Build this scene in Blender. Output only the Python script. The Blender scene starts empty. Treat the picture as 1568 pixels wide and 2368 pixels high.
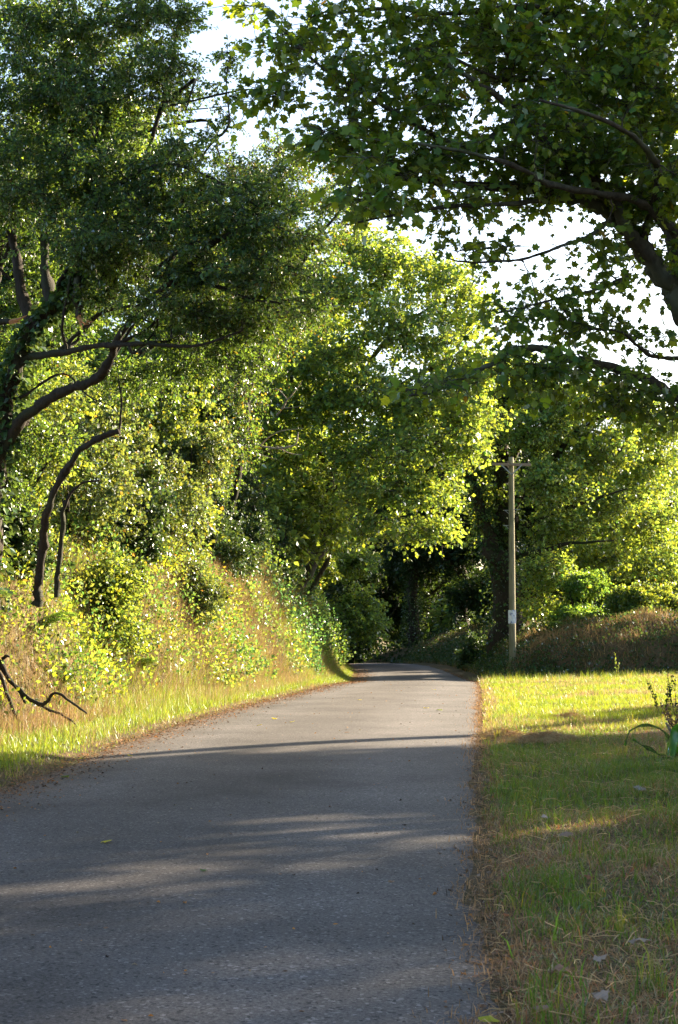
import bpy, math, random
import numpy as np
from mathutils import Matrix, Vector

R_ = math.radians
rng = np.random.default_rng(7)
random.seed(7)
sc = bpy.context.scene
col = sc.collection

# ------------------------------------------------------------------ camera, light, exposure
F, CX, CY, HZ, CAMH = 3512.0, 784.0, 1184.0, 1469.0, 1.5
PITCH = math.atan((HZ - CY) / F)
cam = bpy.data.cameras.new('camera')
cam.sensor_fit = 'VERTICAL'; cam.sensor_height = 23.6; cam.sensor_width = 15.6
cam.lens = 23.6 * F / 2368.0
cam.clip_start = 0.1; cam.clip_end = 3000
cam.dof.use_dof = True; cam.dof.focus_distance = 24; cam.dof.aperture_fstop = 8.0
camo = bpy.data.objects.new('camera', cam); col.objects.link(camo)
camo.location = (0, 0, CAMH); camo.rotation_euler = (math.pi / 2 + PITCH, 0, 0)
sc.camera = camo

SUN_EL, SUN_AZ = 21.0, 52.0
w = bpy.data.worlds.new('World'); sc.world = w; w.use_nodes = True
nt = w.node_tree
sky = nt.nodes.new('ShaderNodeTexSky'); sky.sky_type = 'NISHITA'; sky.sun_disc = False
sky.sun_elevation = R_(SUN_EL); sky.sun_rotation = R_(SUN_AZ)
sky.air_density = 1.0; sky.dust_density = 2.2; sky.ozone_density = 1.0
nt.links.new(sky.outputs[0], nt.nodes['Background'].inputs[0])
nt.nodes['Background'].inputs[1].default_value = 0.08
sl = bpy.data.lights.new('sun', 'SUN'); sl.energy = 5.0; sl.angle = R_(0.8); sl.color = (1.0, 0.82, 0.58)
so = bpy.data.objects.new('sun', sl); col.objects.link(so)
sdir = Vector((math.sin(R_(SUN_AZ)) * math.cos(R_(SUN_EL)), math.cos(R_(SUN_AZ)) * math.cos(R_(SUN_EL)), math.sin(R_(SUN_EL))))
so.rotation_euler = sdir.to_track_quat('Z', 'Y').to_euler()
so.location = (40, 40, 40)
sc.view_settings.view_transform = 'Standard'
sc.view_settings.look = 'None'
sc.view_settings.exposure = 2.5
sc.view_settings.gamma = 1.0
sc.view_settings.use_curve_mapping = False
sc.render.engine = 'CYCLES'
cy = sc.cycles
cy.max_bounces = 8; cy.diffuse_bounces = 3; cy.glossy_bounces = 1; cy.transmission_bounces = 6; cy.transparent_max_bounces = 4
cy.caustics_reflective = False; cy.caustics_refractive = False
cy.sample_clamp_indirect = 6.0
cy.use_denoising = True
try: cy.denoising_prefilter = 'ACCURATE'
except Exception: pass

def P(x, y, d):
    """point at depth d metres seen at photo position x, y (1568 px wide)"""
    u = (x - CX) / F; v = (CY - y) / F
    k = math.cos(PITCH) - v * math.sin(PITCH)
    t = d / k
    return np.array([u * t, d, CAMH + (math.sin(PITCH) + v * math.cos(PITCH)) * t])

# ------------------------------------------------------------------ materials
def new_mat(name):
    m = bpy.data.materials.new(name); m.use_nodes = True
    n = m.node_tree; n.nodes.clear()
    out = n.nodes.new('ShaderNodeOutputMaterial')
    return m, n, out

def leaf_mat(name, dif, tra, mix=0.45, gloss=0.10, rough=0.35, noise=0.0):
    m, n, out = new_mat(name)
    L = n.links.new
    at = n.nodes.new('ShaderNodeAttribute'); at.attribute_name = 'tint'
    def tinted(c):
        x = n.nodes.new('ShaderNodeMix'); x.data_type = 'RGBA'; x.blend_type = 'MULTIPLY'
        x.inputs['Factor'].default_value = 1.0
        L(at.outputs['Color'], x.inputs['A']); x.inputs['B'].default_value = (*c, 1)
        return x.outputs['Result']
    d = n.nodes.new('ShaderNodeBsdfDiffuse'); L(tinted(dif), d.inputs['Color'])
    t = n.nodes.new('ShaderNodeBsdfTranslucent'); L(tinted(tra), t.inputs['Color'])
    mx = n.nodes.new('ShaderNodeMixShader'); mx.inputs[0].default_value = mix
    L(d.outputs[0], mx.inputs[1]); L(t.outputs[0], mx.inputs[2])
    g = n.nodes.new('ShaderNodeBsdfGlossy'); g.inputs['Roughness'].default_value = rough
    g.inputs['Color'].default_value = (0.9, 0.95, 1.0, 1)
    fr = n.nodes.new('ShaderNodeFresnel'); fr.inputs['IOR'].default_value = 1.4
    mm = n.nodes.new('ShaderNodeMath'); mm.operation = 'MULTIPLY_ADD'
    L(fr.outputs[0], mm.inputs[0]); mm.inputs[1].default_value = gloss * 2.2; mm.inputs[2].default_value = gloss * 0.1
    mm.use_clamp = True
    m2 = n.nodes.new('ShaderNodeMixShader'); L(mm.outputs[0], m2.inputs[0])
    L(mx.outputs[0], m2.inputs[1]); L(g.outputs[0], m2.inputs[2])
    L(m2.outputs[0], out.inputs['Surface'])
    return m

def ramp(n, src, stops):
    r = n.nodes.new('ShaderNodeValToRGB')
    e = r.color_ramp.elements
    while len(e) < len(stops): e.new(0.5)
    for i, (p, c) in enumerate(stops):
        e[i].position = p; e[i].color = (*c, 1)
    n.links.new(src, r.inputs[0]); return r.outputs[0]

def noise_node(n, vec, scale, detail=4, rough=0.55, dist=0.0):
    t = n.nodes.new('ShaderNodeTexNoise'); t.inputs['Scale'].default_value = scale
    t.inputs['Detail'].default_value = detail; t.inputs['Roughness'].default_value = rough
    t.inputs['Distortion'].default_value = dist
    if vec is not None: n.links.new(vec, t.inputs['Vector'])
    return t.outputs['Fac']

def mixc(n, fac, a, b, mode='MIX'):
    x = n.nodes.new('ShaderNodeMix'); x.data_type = 'RGBA'; x.blend_type = mode
    if isinstance(fac, (int, float)): x.inputs['Factor'].default_value = fac
    else: n.links.new(fac, x.inputs['Factor'])
    for k, v in (('A', a), ('B', b)):
        if isinstance(v, tuple): x.inputs[k].default_value = (*v, 1)
        else: n.links.new(v, x.inputs[k])
    return x.outputs['Result']

def principled(n, out, colr, rough=0.85, bump=None, bstr=0.5, bdist=0.02, spec=0.3):
    p = n.nodes.new('ShaderNodeBsdfPrincipled')
    if isinstance(colr, tuple): p.inputs['Base Color'].default_value = (*colr, 1)
    else: n.links.new(colr, p.inputs['Base Color'])
    if isinstance(rough, (int, float)): p.inputs['Roughness'].default_value = rough
    else: n.links.new(rough, p.inputs['Roughness'])
    p.inputs['Specular IOR Level'].default_value = spec
    if bump is not None:
        b = n.nodes.new('ShaderNodeBump'); b.inputs['Strength'].default_value = bstr
        b.inputs['Distance'].default_value = bdist
        n.links.new(bump, b.inputs['Height']); n.links.new(b.outputs[0], p.inputs['Normal'])
    n.links.new(p.outputs[0], out.inputs['Surface']); return p

def objco(n, scale=None):
    tc = n.nodes.new('ShaderNodeTexCoord')
    if scale is None: return tc.outputs['Object']
    mp = n.nodes.new('ShaderNodeMapping'); mp.inputs['Scale'].default_value = scale
    n.links.new(tc.outputs['Object'], mp.inputs['Vector']); return mp.outputs[0]

def bark_mat(name, c0, c1, c2, sc_=6.0):
    m, n, out = new_mat(name)
    v = objco(n, (1, 1, 0.35))
    a = noise_node(n, v, sc_ * 3, 6, 0.7, 0.6); b = noise_node(n, objco(n), 1.3, 3)
    c = ramp(n, a, [(0.3, c0), (0.6, c1)])
    f = n.nodes.new('ShaderNodeMapRange'); n.links.new(b, f.inputs[0])
    f.inputs[1].default_value = 0.48; f.inputs[2].default_value = 0.62
    c = mixc(n, f.outputs[0], c, c2)
    principled(n, out, c, 0.9, a, 0.9, 0.03)
    return m

M = {}
M['bark_dark'] = bark_mat('bark_dark', (0.008, 0.006, 0.005), (0.036, 0.028, 0.021), (0.028, 0.032, 0.018))
M['bark_grey'] = bark_mat('bark_grey', (0.018, 0.014, 0.011), (0.075, 0.062, 0.048), (0.09, 0.10, 0.07), 5)
M['bark_ivy'] = bark_mat('bark_ivy', (0.015, 0.012, 0.01), (0.05, 0.04, 0.03), (0.025, 0.035, 0.015))
M['dead_wood'] = bark_mat('dead_wood', (0.16, 0.13, 0.10), (0.38, 0.32, 0.26), (0.25, 0.22, 0.18))
M['torn_wood'] = bark_mat('torn_wood', (0.30, 0.13, 0.05), (0.55, 0.27, 0.12), (0.40, 0.20, 0.10))
M['sycamore_leaf'] = leaf_mat('sycamore_leaf', (0.060, 0.125, 0.030), (0.33, 0.43, 0.02), 0.46, 0.06, 0.45)
M['hawthorn_leaf'] = leaf_mat('hawthorn_leaf', (0.040, 0.092, 0.042), (0.20, 0.31, 0.03), 0.46, 0.07, 0.42)
M['wood_leaf'] = leaf_mat('wood_leaf', (0.115, 0.205, 0.060), (0.40, 0.51, 0.05), 0.48, 0.08, 0.5)
M['shade_leaf'] = leaf_mat('shade_leaf', (0.026, 0.052, 0.022), (0.06, 0.10, 0.012), 0.3, 0.03, 0.55)  # darker copy of wood_leaf: shade under the trees put into its colour
M['bush_leaf_olive'] = leaf_mat('bush_leaf_olive', (0.075, 0.110, 0.040), (0.25, 0.31, 0.05), 0.42, 0.07, 0.42)
M['bush_leaf'] = leaf_mat('bush_leaf', (0.075, 0.13, 0.026), (0.33, 0.41, 0.045), 0.46, 0.06, 0.42)
M['ivy_leaf'] = leaf_mat('ivy_leaf', (0.045, 0.092, 0.032), (0.12, 0.18, 0.03), 0.3, 0.07, 0.38)
M['fern_leaf'] = leaf_mat('fern_leaf', (0.07, 0.16, 0.035), (0.24, 0.38, 0.04), 0.5, 0.05, 0.5)
M['grass_blade'] = leaf_mat('grass_blade', (0.095, 0.165, 0.028), (0.26, 0.34, 0.03), 0.42, 0.05, 0.45)
M['dry_stalk'] = leaf_mat('dry_stalk', (0.27, 0.21, 0.13), (0.26, 0.20, 0.11), 0.30, 0.03, 0.6)
M['dry_leaf'] = leaf_mat('dry_leaf', (0.24, 0.155, 0.10), (0.22, 0.13, 0.06), 0.25, 0.05, 0.5)
M['yellow_leaf'] = leaf_mat('yellow_leaf', (0.55, 0.46, 0.04), (0.45, 0.38, 0.03), 0.3, 0.05, 0.5)
M['strap_leaf'] = leaf_mat('strap_leaf', (0.04, 0.16, 0.02), (0.12, 0.34, 0.02), 0.4, 0.25, 0.22)

def ground_material():
    m, n, out = new_mat('soil_and_turf')
    o = objco(n)
    a = noise_node(n, o, 1.2, 5); b = noise_node(n, o, 14, 6, 0.7); c = noise_node(n, o, 60, 4, 0.7)
    k1 = ramp(n, a, [(0.38, (0.085, 0.080, 0.040)), (0.55, (0.13, 0.10, 0.06)), (0.68, (0.16, 0.11, 0.07))])
    k2 = ramp(n, b, [(0.3, (0.45, 0.42, 0.38)), (0.7, (1.25, 1.2, 1.1))])
    k = mixc(n, 1.0, k1, k2, 'MULTIPLY')
    principled(n, out, k, 0.95, c, 0.8, 0.03, 0.1)
    return m
M['ground'] = ground_material()

def asphalt_material():
    m, n, out = new_mat('worn_asphalt')
    o = objco(n)
    L = n.links.new
    grain = noise_node(n, o, 70, 3, 0.75)
    fine = noise_node(n, o, 170, 2, 0.6)
    vo = n.nodes.new('ShaderNodeTexVoronoi'); vo.inputs['Scale'].default_value = 62; L(o, vo.inputs['Vector'])
    base = ramp(n, grain, [(0.34, (0.045, 0.042, 0.042)), (0.5, (0.088, 0.083, 0.081)), (0.66, (0.145, 0.136, 0.131))])
    # pale aggregate chips
    chip = n.nodes.new('ShaderNodeSeparateColor'); L(vo.outputs['Color'], chip.inputs[0])
    cm = n.nodes.new('ShaderNodeMapRange'); L(chip.outputs[0], cm.inputs[0]); cm.inputs[1].default_value = 0.90; cm.inputs[2].default_value = 1.0
    base = mixc(n, cm.outputs[0], base, (0.21, 0.20, 0.20))
    cd = n.nodes.new('ShaderNodeMapRange'); L(chip.outputs[1], cd.inputs[0]); cd.inputs[1].default_value = 0.90; cd.inputs[2].default_value = 0.96
    base = mixc(n, cd.outputs[0], base, (0.03, 0.03, 0.032))
    # wear along the lane, larger blotches
    at = n.nodes.new('ShaderNodeAttribute'); at.attribute_name = 'across'
    blot = noise_node(n, o, 0.55, 4, 0.6)
    bl = ramp(n, blot, [(0.30, (0.62, 0.62, 0.63)), (0.5, (0.95, 0.95, 0.95)), (0.68, (1.22, 1.20, 1.19))])
    base = mixc(n, 1.0, base, bl, 'MULTIPLY')
    wear = ramp(n, at.outputs['Fac'], [(0.0, (0.62, 0.56, 0.50)), (0.07, (0.80, 0.76, 0.72)), (0.22, (1.06, 1.06, 1.07)), (0.38, (0.84, 0.82, 0.80)),
                                        (0.58, (0.82, 0.80, 0.79)), (0.78, (1.12, 1.12, 1.13)), (0.96, (1.0, .99, 0.98)), (1.0, (0.80, 0.76, 0.72))])
    base = mixc(n, 1.0, base, wear, 'MULTIPLY')
    # dirt washed in from both verges
    dn = noise_node(n, o, 2.4, 5, 0.7)
    ed = n.nodes.new('ShaderNodeAttribute'); ed.attribute_name = 'edge'
    s1 = n.nodes.new('ShaderNodeMath'); s1.operation = 'MULTIPLY_ADD'
    L(dn, s1.inputs[0]); s1.inputs[1].default_value = 0.9; L(ed.outputs['Fac'], s1.inputs[2])
    f = n.nodes.new('ShaderNodeMapRange'); L(s1.outputs[0], f.inputs[0]); f.inputs[1].default_value = 1.0; f.inputs[2].default_value = 0.5
    dirt = ramp(n, fine, [(0.3, (0.045, 0.032, 0.022)), (0.7, (0.20, 0.14, 0.095))])
    f2 = n.nodes.new('ShaderNodeMath'); f2.operation = 'MULTIPLY'; L(f.outputs[0], f2.inputs[0]); f2.inputs[1].default_value = 0.8
    base = mixc(n, f2.outputs[0], base, dirt)
    h = n.nodes.new('ShaderNodeMath'); h.operation = 'ADD'; L(grain, h.inputs[0]); L(fine, h.inputs[1])
    principled(n, out, base, 0.85, h.outputs[0], 0.40, 0.008, 0.25)
    return m
M['asphalt'] = asphalt_material()

def flat_mat(name, c, rough=0.7, c2=None, s=20, metal=0.0):
    m, n, out = new_mat(name)
    if c2 is None: k = c
    else: k = ramp(n, noise_node(n, objco(n), s, 5, 0.7), [(0.35, c), (0.65, c2)])
    p = principled(n, out, k, rough); p.inputs['Metallic'].default_value = metal
    return m
def pole_material():
    m, n, out = new_mat('weathered_pole_wood')
    g = noise_node(n, objco(n, (1, 1, 0.04)), 38, 5, 0.7); b = noise_node(n, objco(n), 1.1, 4)
    c = ramp(n, g, [(0.3, (0.13, 0.11, 0.075)), (0.5, (0.26, 0.235, 0.16)), (0.7, (0.36, 0.33, 0.24))])
    c = mixc(n, 1.0, c, ramp(n, b, [(0.35, (0.72, 0.78, 0.66)), (0.65, (1.1, 1.08, 1.05))]), 'MULTIPLY')
    principled(n, out, c, 0.85, g, 0.7, 0.01)
    return m
M['pole'] = pole_material()
M['arm'] = flat_mat('crossarm_wood', (0.20, 0.14, 0.11), 0.85, (0.36, 0.28, 0.23), 30)
M['steel'] = flat_mat('galvanised_steel', (0.38, 0.40, 0.42), 0.5, (0.25, 0.26, 0.27), 30, 0.4)
M['ceramic'] = flat_mat('grey_ceramic', (0.32, 0.30, 0.27), 0.3)
def notice_material():
    m, n, out = new_mat('torn_notice_paper')
    o = objco(n)
    c = ramp(n, noise_node(n, o, 7, 5, 0.6), [(0.40, (0.30, 0.36, 0.55)), (0.50, (0.82, 0.84, 0.90)), (0.62, (0.90, 0.90, 0.93))])
    k = ramp(n, noise_node(n, o, 26, 3), [(0.30, (0.10, 0.10, 0.16)), (0.36, (1, 1, 1))])
    principled(n, out, mixc(n, 0.7, c, k, 'MULTIPLY'), 0.7)
    return m
M['paper'] = notice_material()

# ------------------------------------------------------------------ mesh helpers
def build_mesh(name, verts, tris, mats, tint=None, matidx=None, smooth=False, attrs=None):
    verts = np.ascontiguousarray(verts, dtype=np.float32); tris = np.ascontiguousarray(tris, dtype=np.int32)
    me = bpy.data.meshes.new(name)
    nv, nf = len(verts), len(tris)
    me.vertices.add(nv); me.vertices.foreach_set('co', verts.ravel())
    me.loops.add(nf * 3); me.loops.foreach_set('vertex_index', tris.ravel())
    me.polygons.add(nf)
    me.polygons.foreach_set('loop_start', np.arange(0, nf * 3, 3, dtype=np.int32))
    me.polygons.foreach_set('loop_total', np.full(nf, 3, dtype=np.int32))
    if not isinstance(mats, (list, tuple)): mats = [mats]
    for m in mats: me.materials.append(m)
    if matidx is not None: me.polygons.foreach_set('material_index', np.ascontiguousarray(matidx, dtype=np.int32))
    me.polygons.foreach_set('use_smooth', np.full(nf, bool(smooth)))
    if tint is not None:
        a = me.attributes.new('tint', 'FLOAT_COLOR', 'POINT')
        t = np.ones((nv, 4), dtype=np.float32); t[:, :3] = tint
        a.data.foreach_set('color', t.ravel())
    for k, v in (attrs or {}).items():
        a = me.attributes.new(k, 'FLOAT', 'POINT'); a.data.foreach_set('value', np.ascontiguousarray(v, dtype=np.float32))
    me.update(calc_edges=True); me.validate()
    return me

def link(name, me, parent=None, kind=None, origin=None):
    o = bpy.data.objects.new(name, me); col.objects.link(o)
    if parent is not None: o.parent = parent
    if kind: o['kind'] = kind
    return o

def thing(name, label, cat, loc, group=None):
    o = bpy.data.objects.new(name, None); col.objects.link(o); o.location = tuple(float(v) for v in loc)
    o.empty_display_size = 0.3
    o['label'] = label; o['category'] = cat
    if group: o['group'] = group
    return o

def tag(o, label, cat, group=None):
    o['label'] = label; o['category'] = cat
    if group: o['group'] = group
    return o

def tubes(paths, radii, ns=5):
    """paths (B,P,3), radii (B,P) -> verts, tris"""
    paths = np.asarray(paths, float); radii = np.asarray(radii, float)
    B, Pn, _ = paths.shape
    t = np.gradient(paths, axis=1); t /= np.linalg.norm(t, axis=2, keepdims=True) + 1e-9
    md = t.mean(axis=1); ref = np.where(np.abs(md[:, 2:3]) > 0.8, np.array([[1., 0, 0]]), np.array([[0., 0, 1.]]))
    ref = np.broadcast_to(ref[:, None, :], t.shape)
    a = np.cross(t, ref); a /= np.linalg.norm(a, axis=2, keepdims=True) + 1e-9
    b = np.cross(t, a)
    th = np.arange(ns) / ns * 2 * np.pi
    v = paths[:, :, None, :] + radii[:, :, None, None] * (np.cos(th)[None, None, :, None] * a[:, :, None, :] + np.sin(th)[None, None, :, None] * b[:, :, None, :])
    idx = np.arange(B * Pn * ns).reshape(B, Pn, ns)
    p0 = idx[:, :-1, :]; p1 = idx[:, 1:, :]; q0 = np.roll(p0, -1, axis=2); q1 = np.roll(p1, -1, axis=2)
    tr = np.concatenate([np.stack([p0, q0, q1], -1).reshape(-1, 3), np.stack([p0, q1, p1], -1).reshape(-1, 3)])
    return v.reshape(-1, 3), tr

def catmull(pts, n):
    pts = np.asarray(pts, float)
    if len(pts) == 2:
        u = np.linspace(0, 1, n)[:, None]; return pts[0] * (1 - u) + pts[1] * u
    p = np.vstack([2 * pts[0] - pts[1], pts, 2 * pts[-1] - pts[-2]])
    seg = len(pts) - 1; out = []
    for s in np.linspace(0, seg - 1e-6, n):
        i = int(s); t = s - i; a, b, c, d = p[i:i + 4]
        out.append(0.5 * ((2 * b) + (c - a) * t + (2 * a - 5 * b + 4 * c - d) * t * t + (3 * b - a - 3 * c + d) * t ** 3))
    return np.array(out)

def limb_geo(pts, r0, r1, ns=9, n=None, wob=0.35, rg=None):
    n = n or max(10, len(pts) * 8)
    c = catmull(pts, n)
    g = rg or rng
    k = g.normal(0, 1, (n, 3)); k = (k + np.roll(k, 1, 0) + np.roll(k, -1, 0)) / 3
    rad = np.linspace(r0, r1, n) * (1 + 0.10 * g.normal(0, 1, n))
    off = k * rad[:, None] * wob; off[0] = 0
    c = c + off
    v, t = tubes(c[None], rad[None], ns)
    # cap the tip
    tip = len(v); v = np.vstack([v, c[-1] + (c[-1] - c[-2]) * 0.15])
    base = (n - 1) * ns
    cap = np.array([[base + i, base + (i + 1) % ns, tip] for i in range(ns)])
    # knobbly bark surface
    nv = v[:n * ns].reshape(n, ns, 3)
    rr_ = g.normal(0, 1, (n, ns, 1)); rr_ = rr_ * .5 + (rr_ + np.roll(rr_, 1, 0) + np.roll(rr_, 2, 0)) * .35
    nv += (nv - c[:, None]) * (0.15 * rr_)
    v[:n * ns] = nv.reshape(-1, 3)
    return v, np.vstack([t, cap]), c, rad

def unit(a): return a / (np.linalg.norm(a, axis=-1, keepdims=True) + 1e-9)

LEAF_SIMPLE = (np.array([(0, 0, 0), (.33, .48, .10), (0, 1, -.04), (-.33, .48, .10)], float), np.array([(0, 1, 2), (0, 2, 3)]))
LEAF_WIDE = (np.array([(0, 0, 0), (.46, .44, .10), (0, 1, -.04), (-.46, .44, .10)], float), np.array([(0, 1, 2), (0, 2, 3)]))
LEAF_ROUND = (np.array([(0, 0, 0), (.40, .30, .08), (.34, .72, .06), (0, 1, -.06), (-.34, .72, .06), (-.40, .30, .08)], float),
              np.array([(0, 1, 2), (0, 2, 3), (0, 3, 4), (0, 4, 5)]))
_o = [(0, .04), (.26, -.06), (.30, .14), (.54, .30), (.58, .56), (.30, .56), (.22, .84), (0, 1.02), (-.22, .84), (-.30, .56), (-.58, .56), (-.54, .30), (-.30, .14), (-.26, -.06)]
LEAF_MAPLE = (np.array([(0, .36, .05)] + [(x, y, -.10 * (abs(x) * 1.5 + (y - .4) ** 2)) for x, y in _o], float),
              np.array([(0, 1 + i, 1 + (i + 1) % len(_o)) for i in range(len(_o))]))
_m = [(0, 0), (.42, .16), (.30, .40), (.50, .66), (.20, .70), (0, 1), (-.20, .70), (-.50, .66), (-.30, .40), (-.42, .16)]
LEAF_LOBED = (np.array([(x, y, -.12 * abs(x)) for x, y in _m], float), np.array([(0, 1, 2), (2, 3, 4), (4, 5, 6), (6, 7, 8), (8, 9, 0), (0, 2, 8), (2, 4, 6), (2, 6, 8)]))

def leaves(c, axis, size, tmpl, nbias=0.8, g=None, tint=None):
    """leaf blades: c (N,3), axis (N,3) growth direction, size (N,)"""
    g = g or rng
    N = len(c); tv, tf = tmpl; K = len(tv)
    ax = unit(axis)
    nr = unit(g.normal(0, 1, (N, 3)) + np.array([0, 0, nbias * 1.6]))
    nr = unit(nr - ax * (nr * ax).sum(1, keepdims=True)); sx = np.cross(ax, nr)
    zz = tv[None, :, 2] * g.uniform(-.4, 2.6, (N, 1)) - g.normal(.12, .22, (N, 1)) * (tv[None, :, 1] - .2) ** 2 + g.normal(0, .12, (N, 1)) * tv[None, :, 0]
    v = c[:, None, :] + size[:, None, None] * (tv[None, :, 0:1] * sx[:, None] + tv[None, :, 1:2] * ax[:, None] + zz[:, :, None] * nr[:, None])
    f = tf[None] + (np.arange(N) * K)[:, None, None]
    t = None if tint is None else np.repeat(tint, K, axis=0)
    return v.reshape(-1, 3), f.reshape(-1, 3), t

def tints(N, g=None, val=0.22, yel=0.15, brown=0.0):
    g = g or rng
    v = np.clip(1 + g.normal(0, val, N), 0.4, 1.8)
    y = g.normal(0, yel, N)
    t = np.stack([v * (1 + y), v * (1 + 0.25 * y), v * (1 - y)], 1)
    if brown > 0:
        k = g.random(N) < brown
        t[k] = np.array([1.9, 0.85, 0.8]) * v[k][:, None]
    return np.clip(t, 0.05, 5)

# ------------------------------------------------------------------ terrain
RY = np.array([-40, 0, 5.9, 14.6, 22.8, 30.8, 40, 52, 65, 80, 95, 110, 140, 180.])
RR = np.array([-3.6, .04, .60, 1.33, 2.10, 2.85, 3.7, 4.7, 4.75, 3.9, 1.3, -3.2, -18, -45])
RL = np.array([-7.4, -4.2, -3.9, -3.3, -2.95, -2.2, -1.0, .45, .75, .5, -2.2, -6.8, -22, -49])
_ys = np.linspace(-40, 180, 881)
def _sm(a):
    k = np.ones(17) / 17; p = np.pad(np.interp(_ys, RY, a), 8, 'edge'); return np.convolve(p, k, 'valid')
_rr, _rl = _sm(RR), _sm(RL)
def roadR(y): return np.interp(y, _ys, _rr)
def roadL(y): return np.interp(y, _ys, _rl)
def roadz(y): return np.interp(y, [-60, 46, 56, 63, 72, 80, 90, 110, 150, 260], [0, 0, -.16, -.12, .02, 0, -.35, -1.9, -5, -9])
def sst(x): x = np.clip(x, 0, 1); return x * x * (3 - 2 * x)
def vnoise(x, y, s, seed=0):
    x = np.asarray(x, float) * s + seed * 17.3; y = np.asarray(y, float) * s + seed * 9.1
    xi = np.floor(x); yi = np.floor(y); fx = x - xi; fy = y - yi; fx = fx * fx * (3 - 2 * fx); fy = fy * fy * (3 - 2 * fy)
    def h(a, b): return np.modf(np.abs(np.sin(a * 127.1 + b * 311.7 + seed * 3.7) * 43758.5453))[0]
    return (h(xi, yi) * (1 - fx) + h(xi + 1, yi) * fx) * (1 - fy) + (h(xi, yi + 1) * (1 - fx) + h(xi + 1, yi + 1) * fx) * fy
def rbank(x, y):
    return np.minimum(y - 54.3 + .42 * (x - 6.5) + 1.2 * (vnoise(x, y, .35, 5) - .5), x - roadR(y) - 0.9)
def height(x, y):
    x = np.asarray(x, float); y = np.asarray(y, float)
    z = roadz(y)
    s = roadL(y) - x
    wv = np.interp(y, [-20, 8, 22, 30, 40, 60, 90], [3.2, 2.9, 2.1, 1.3, .75, .45, .5]) + .5 * (vnoise(x * 0, y, .3, 2) - .5)
    H = np.interp(y, [-20, 15, 30, 50, 66, 76, 100], [2.2, 2.7, 3.3, 3.5, 3.0, 1.6, 1.0])
    left = .07 * sst(s / .4) + .10 * sst(s / 2.5) + H * sst((s - wv) / 1.9) + .5 * sst((s - wv - 2) / 8)
    left = left + sst((s - wv) / 1) * (.45 * (vnoise(x, y, .7, 1) - .5) + .18 * (vnoise(x, y, 2.1, 3) - .5))
    r = x - roadR(y)
    b = rbank(x, y)
    Hb = np.interp(x, [3, 6, 10, 16], [1.45, 1.55, 1.9, 2.3])
    right = .05 * sst(r / .4) + .16 * sst(r / 6) + Hb * (.55 * sst(b / 1.3) + .45 * sst((b - .3) / 3.2)) - .35 * sst((b - 4) / 6)
    right = right + .07 * (vnoise(x, y, .9, 4) - .5) * sst(r / 1.2) + .22 * (vnoise(x, y, 1.7, 6) - .5) * sst(b / 1) + .5 * (vnoise(x, y, .5, 8) - .5) * sst(b / 1.5)
    # the field beyond the near verge, to the right of the frame
    right = right + .9 * sst((r - 14) / 10) * sst((50 - y) / 10)
    z = z + np.where(s > 0, left, 0) + np.where(r > 0, right, 0)
    return z

def grid_axis(parts):
    out = []
    for a, b, st in parts: out.append(np.arange(a, b, st))
    return np.concatenate(out)
gx = grid_axis([(-400, -60, 20), (-60, -24, 3), (-24, -10, .8), (-10, 14, .22), (14, 30, .8), (30, 60, 3), (60, 401, 20)])
gy = grid_axis([(-60, 0, 4), (0, 4, 1), (4, 70, .3), (70, 100, .6), (100, 180, 4), (180, 601, 20)])
GX, GY = np.meshgrid(gx, gy)
Z = height(GX, GY)
onroad = (GX > roadL(GY) + .35) & (GX < roadR(GY) - .35)
Z = np.where(onroad & (GY < 181), Z - .10, Z)
Z = np.where(GY > 180, np.minimum(Z, -6 + (GY - 180) * .03), Z)
vv = np.stack([GX, GY, Z], -1).reshape(-1, 3)
ii = np.arange(vv.shape[0]).reshape(GX.shape)
a_, b_, c_, d_ = ii[:-1, :-1].ravel(), ii[:-1, 1:].ravel(), ii[1:, 1:].ravel(), ii[1:, :-1].ravel()
tr = np.vstack([np.stack([a_, b_, c_], 1), np.stack([a_, c_, d_], 1)])
link('ground', build_mesh('ground', vv, tr, M['ground'], smooth=True), kind='structure')

# the lane itself
ry = np.concatenate([np.arange(-30, 4, .3), np.arange(4, 30, .06), np.arange(30, 60, .2), np.arange(60, 175, .5)])
nx = 41
u = np.linspace(0, 1, nx)
wobR = .16 * (vnoise(ry * 0, ry, .9, 11) - .5) + .12 * (vnoise(ry * 0, ry, 4, 12) - .5)
wobL = .12 * (vnoise(ry * 0, ry, 1.6, 13) - .5) + .08 * (vnoise(ry * 0, ry, 5, 14) - .5)
xl = roadL(ry) + wobL; xr = roadR(ry) + wobR
RX = xl[:, None] * (1 - u) + xr[:, None] * u; RYY = np.repeat(ry[:, None], nx, 1)
RZ = roadz(RYY) + .012 + .035 * (1 - (2 * u - 1) ** 2)[None] - .02 * (np.abs(2 * u - 1) > .99)[None]
wid = (xr - xl)[:, None]
edge = np.minimum(u[None] * wid, .35 + (1 - u[None]) * wid * 3)
vv = np.stack([RX, RYY, RZ], -1).reshape(-1, 3)
ii = np.arange(len(vv)).reshape(RX.shape)
a_, b_, c_, d_ = ii[:-1, :-1].ravel(), ii[:-1, 1:].ravel(), ii[1:, 1:].ravel(), ii[1:, :-1].ravel()
tr = np.vstack([np.stack([a_, b_, c_], 1), np.stack([a_, c_, d_], 1)])
link('road', build_mesh('road', vv, tr, M['asphalt'], smooth=True,
     attrs={'across': np.broadcast_to(u[None], RX.shape).ravel(), 'edge': edge.ravel()}), kind='structure')
def rz(x, y):
    uu = (x - roadL(y)) / (roadR(y) - roadL(y)); return float(roadz(y) + .012 + .035 * (1 - (2 * uu - 1) ** 2))

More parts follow.
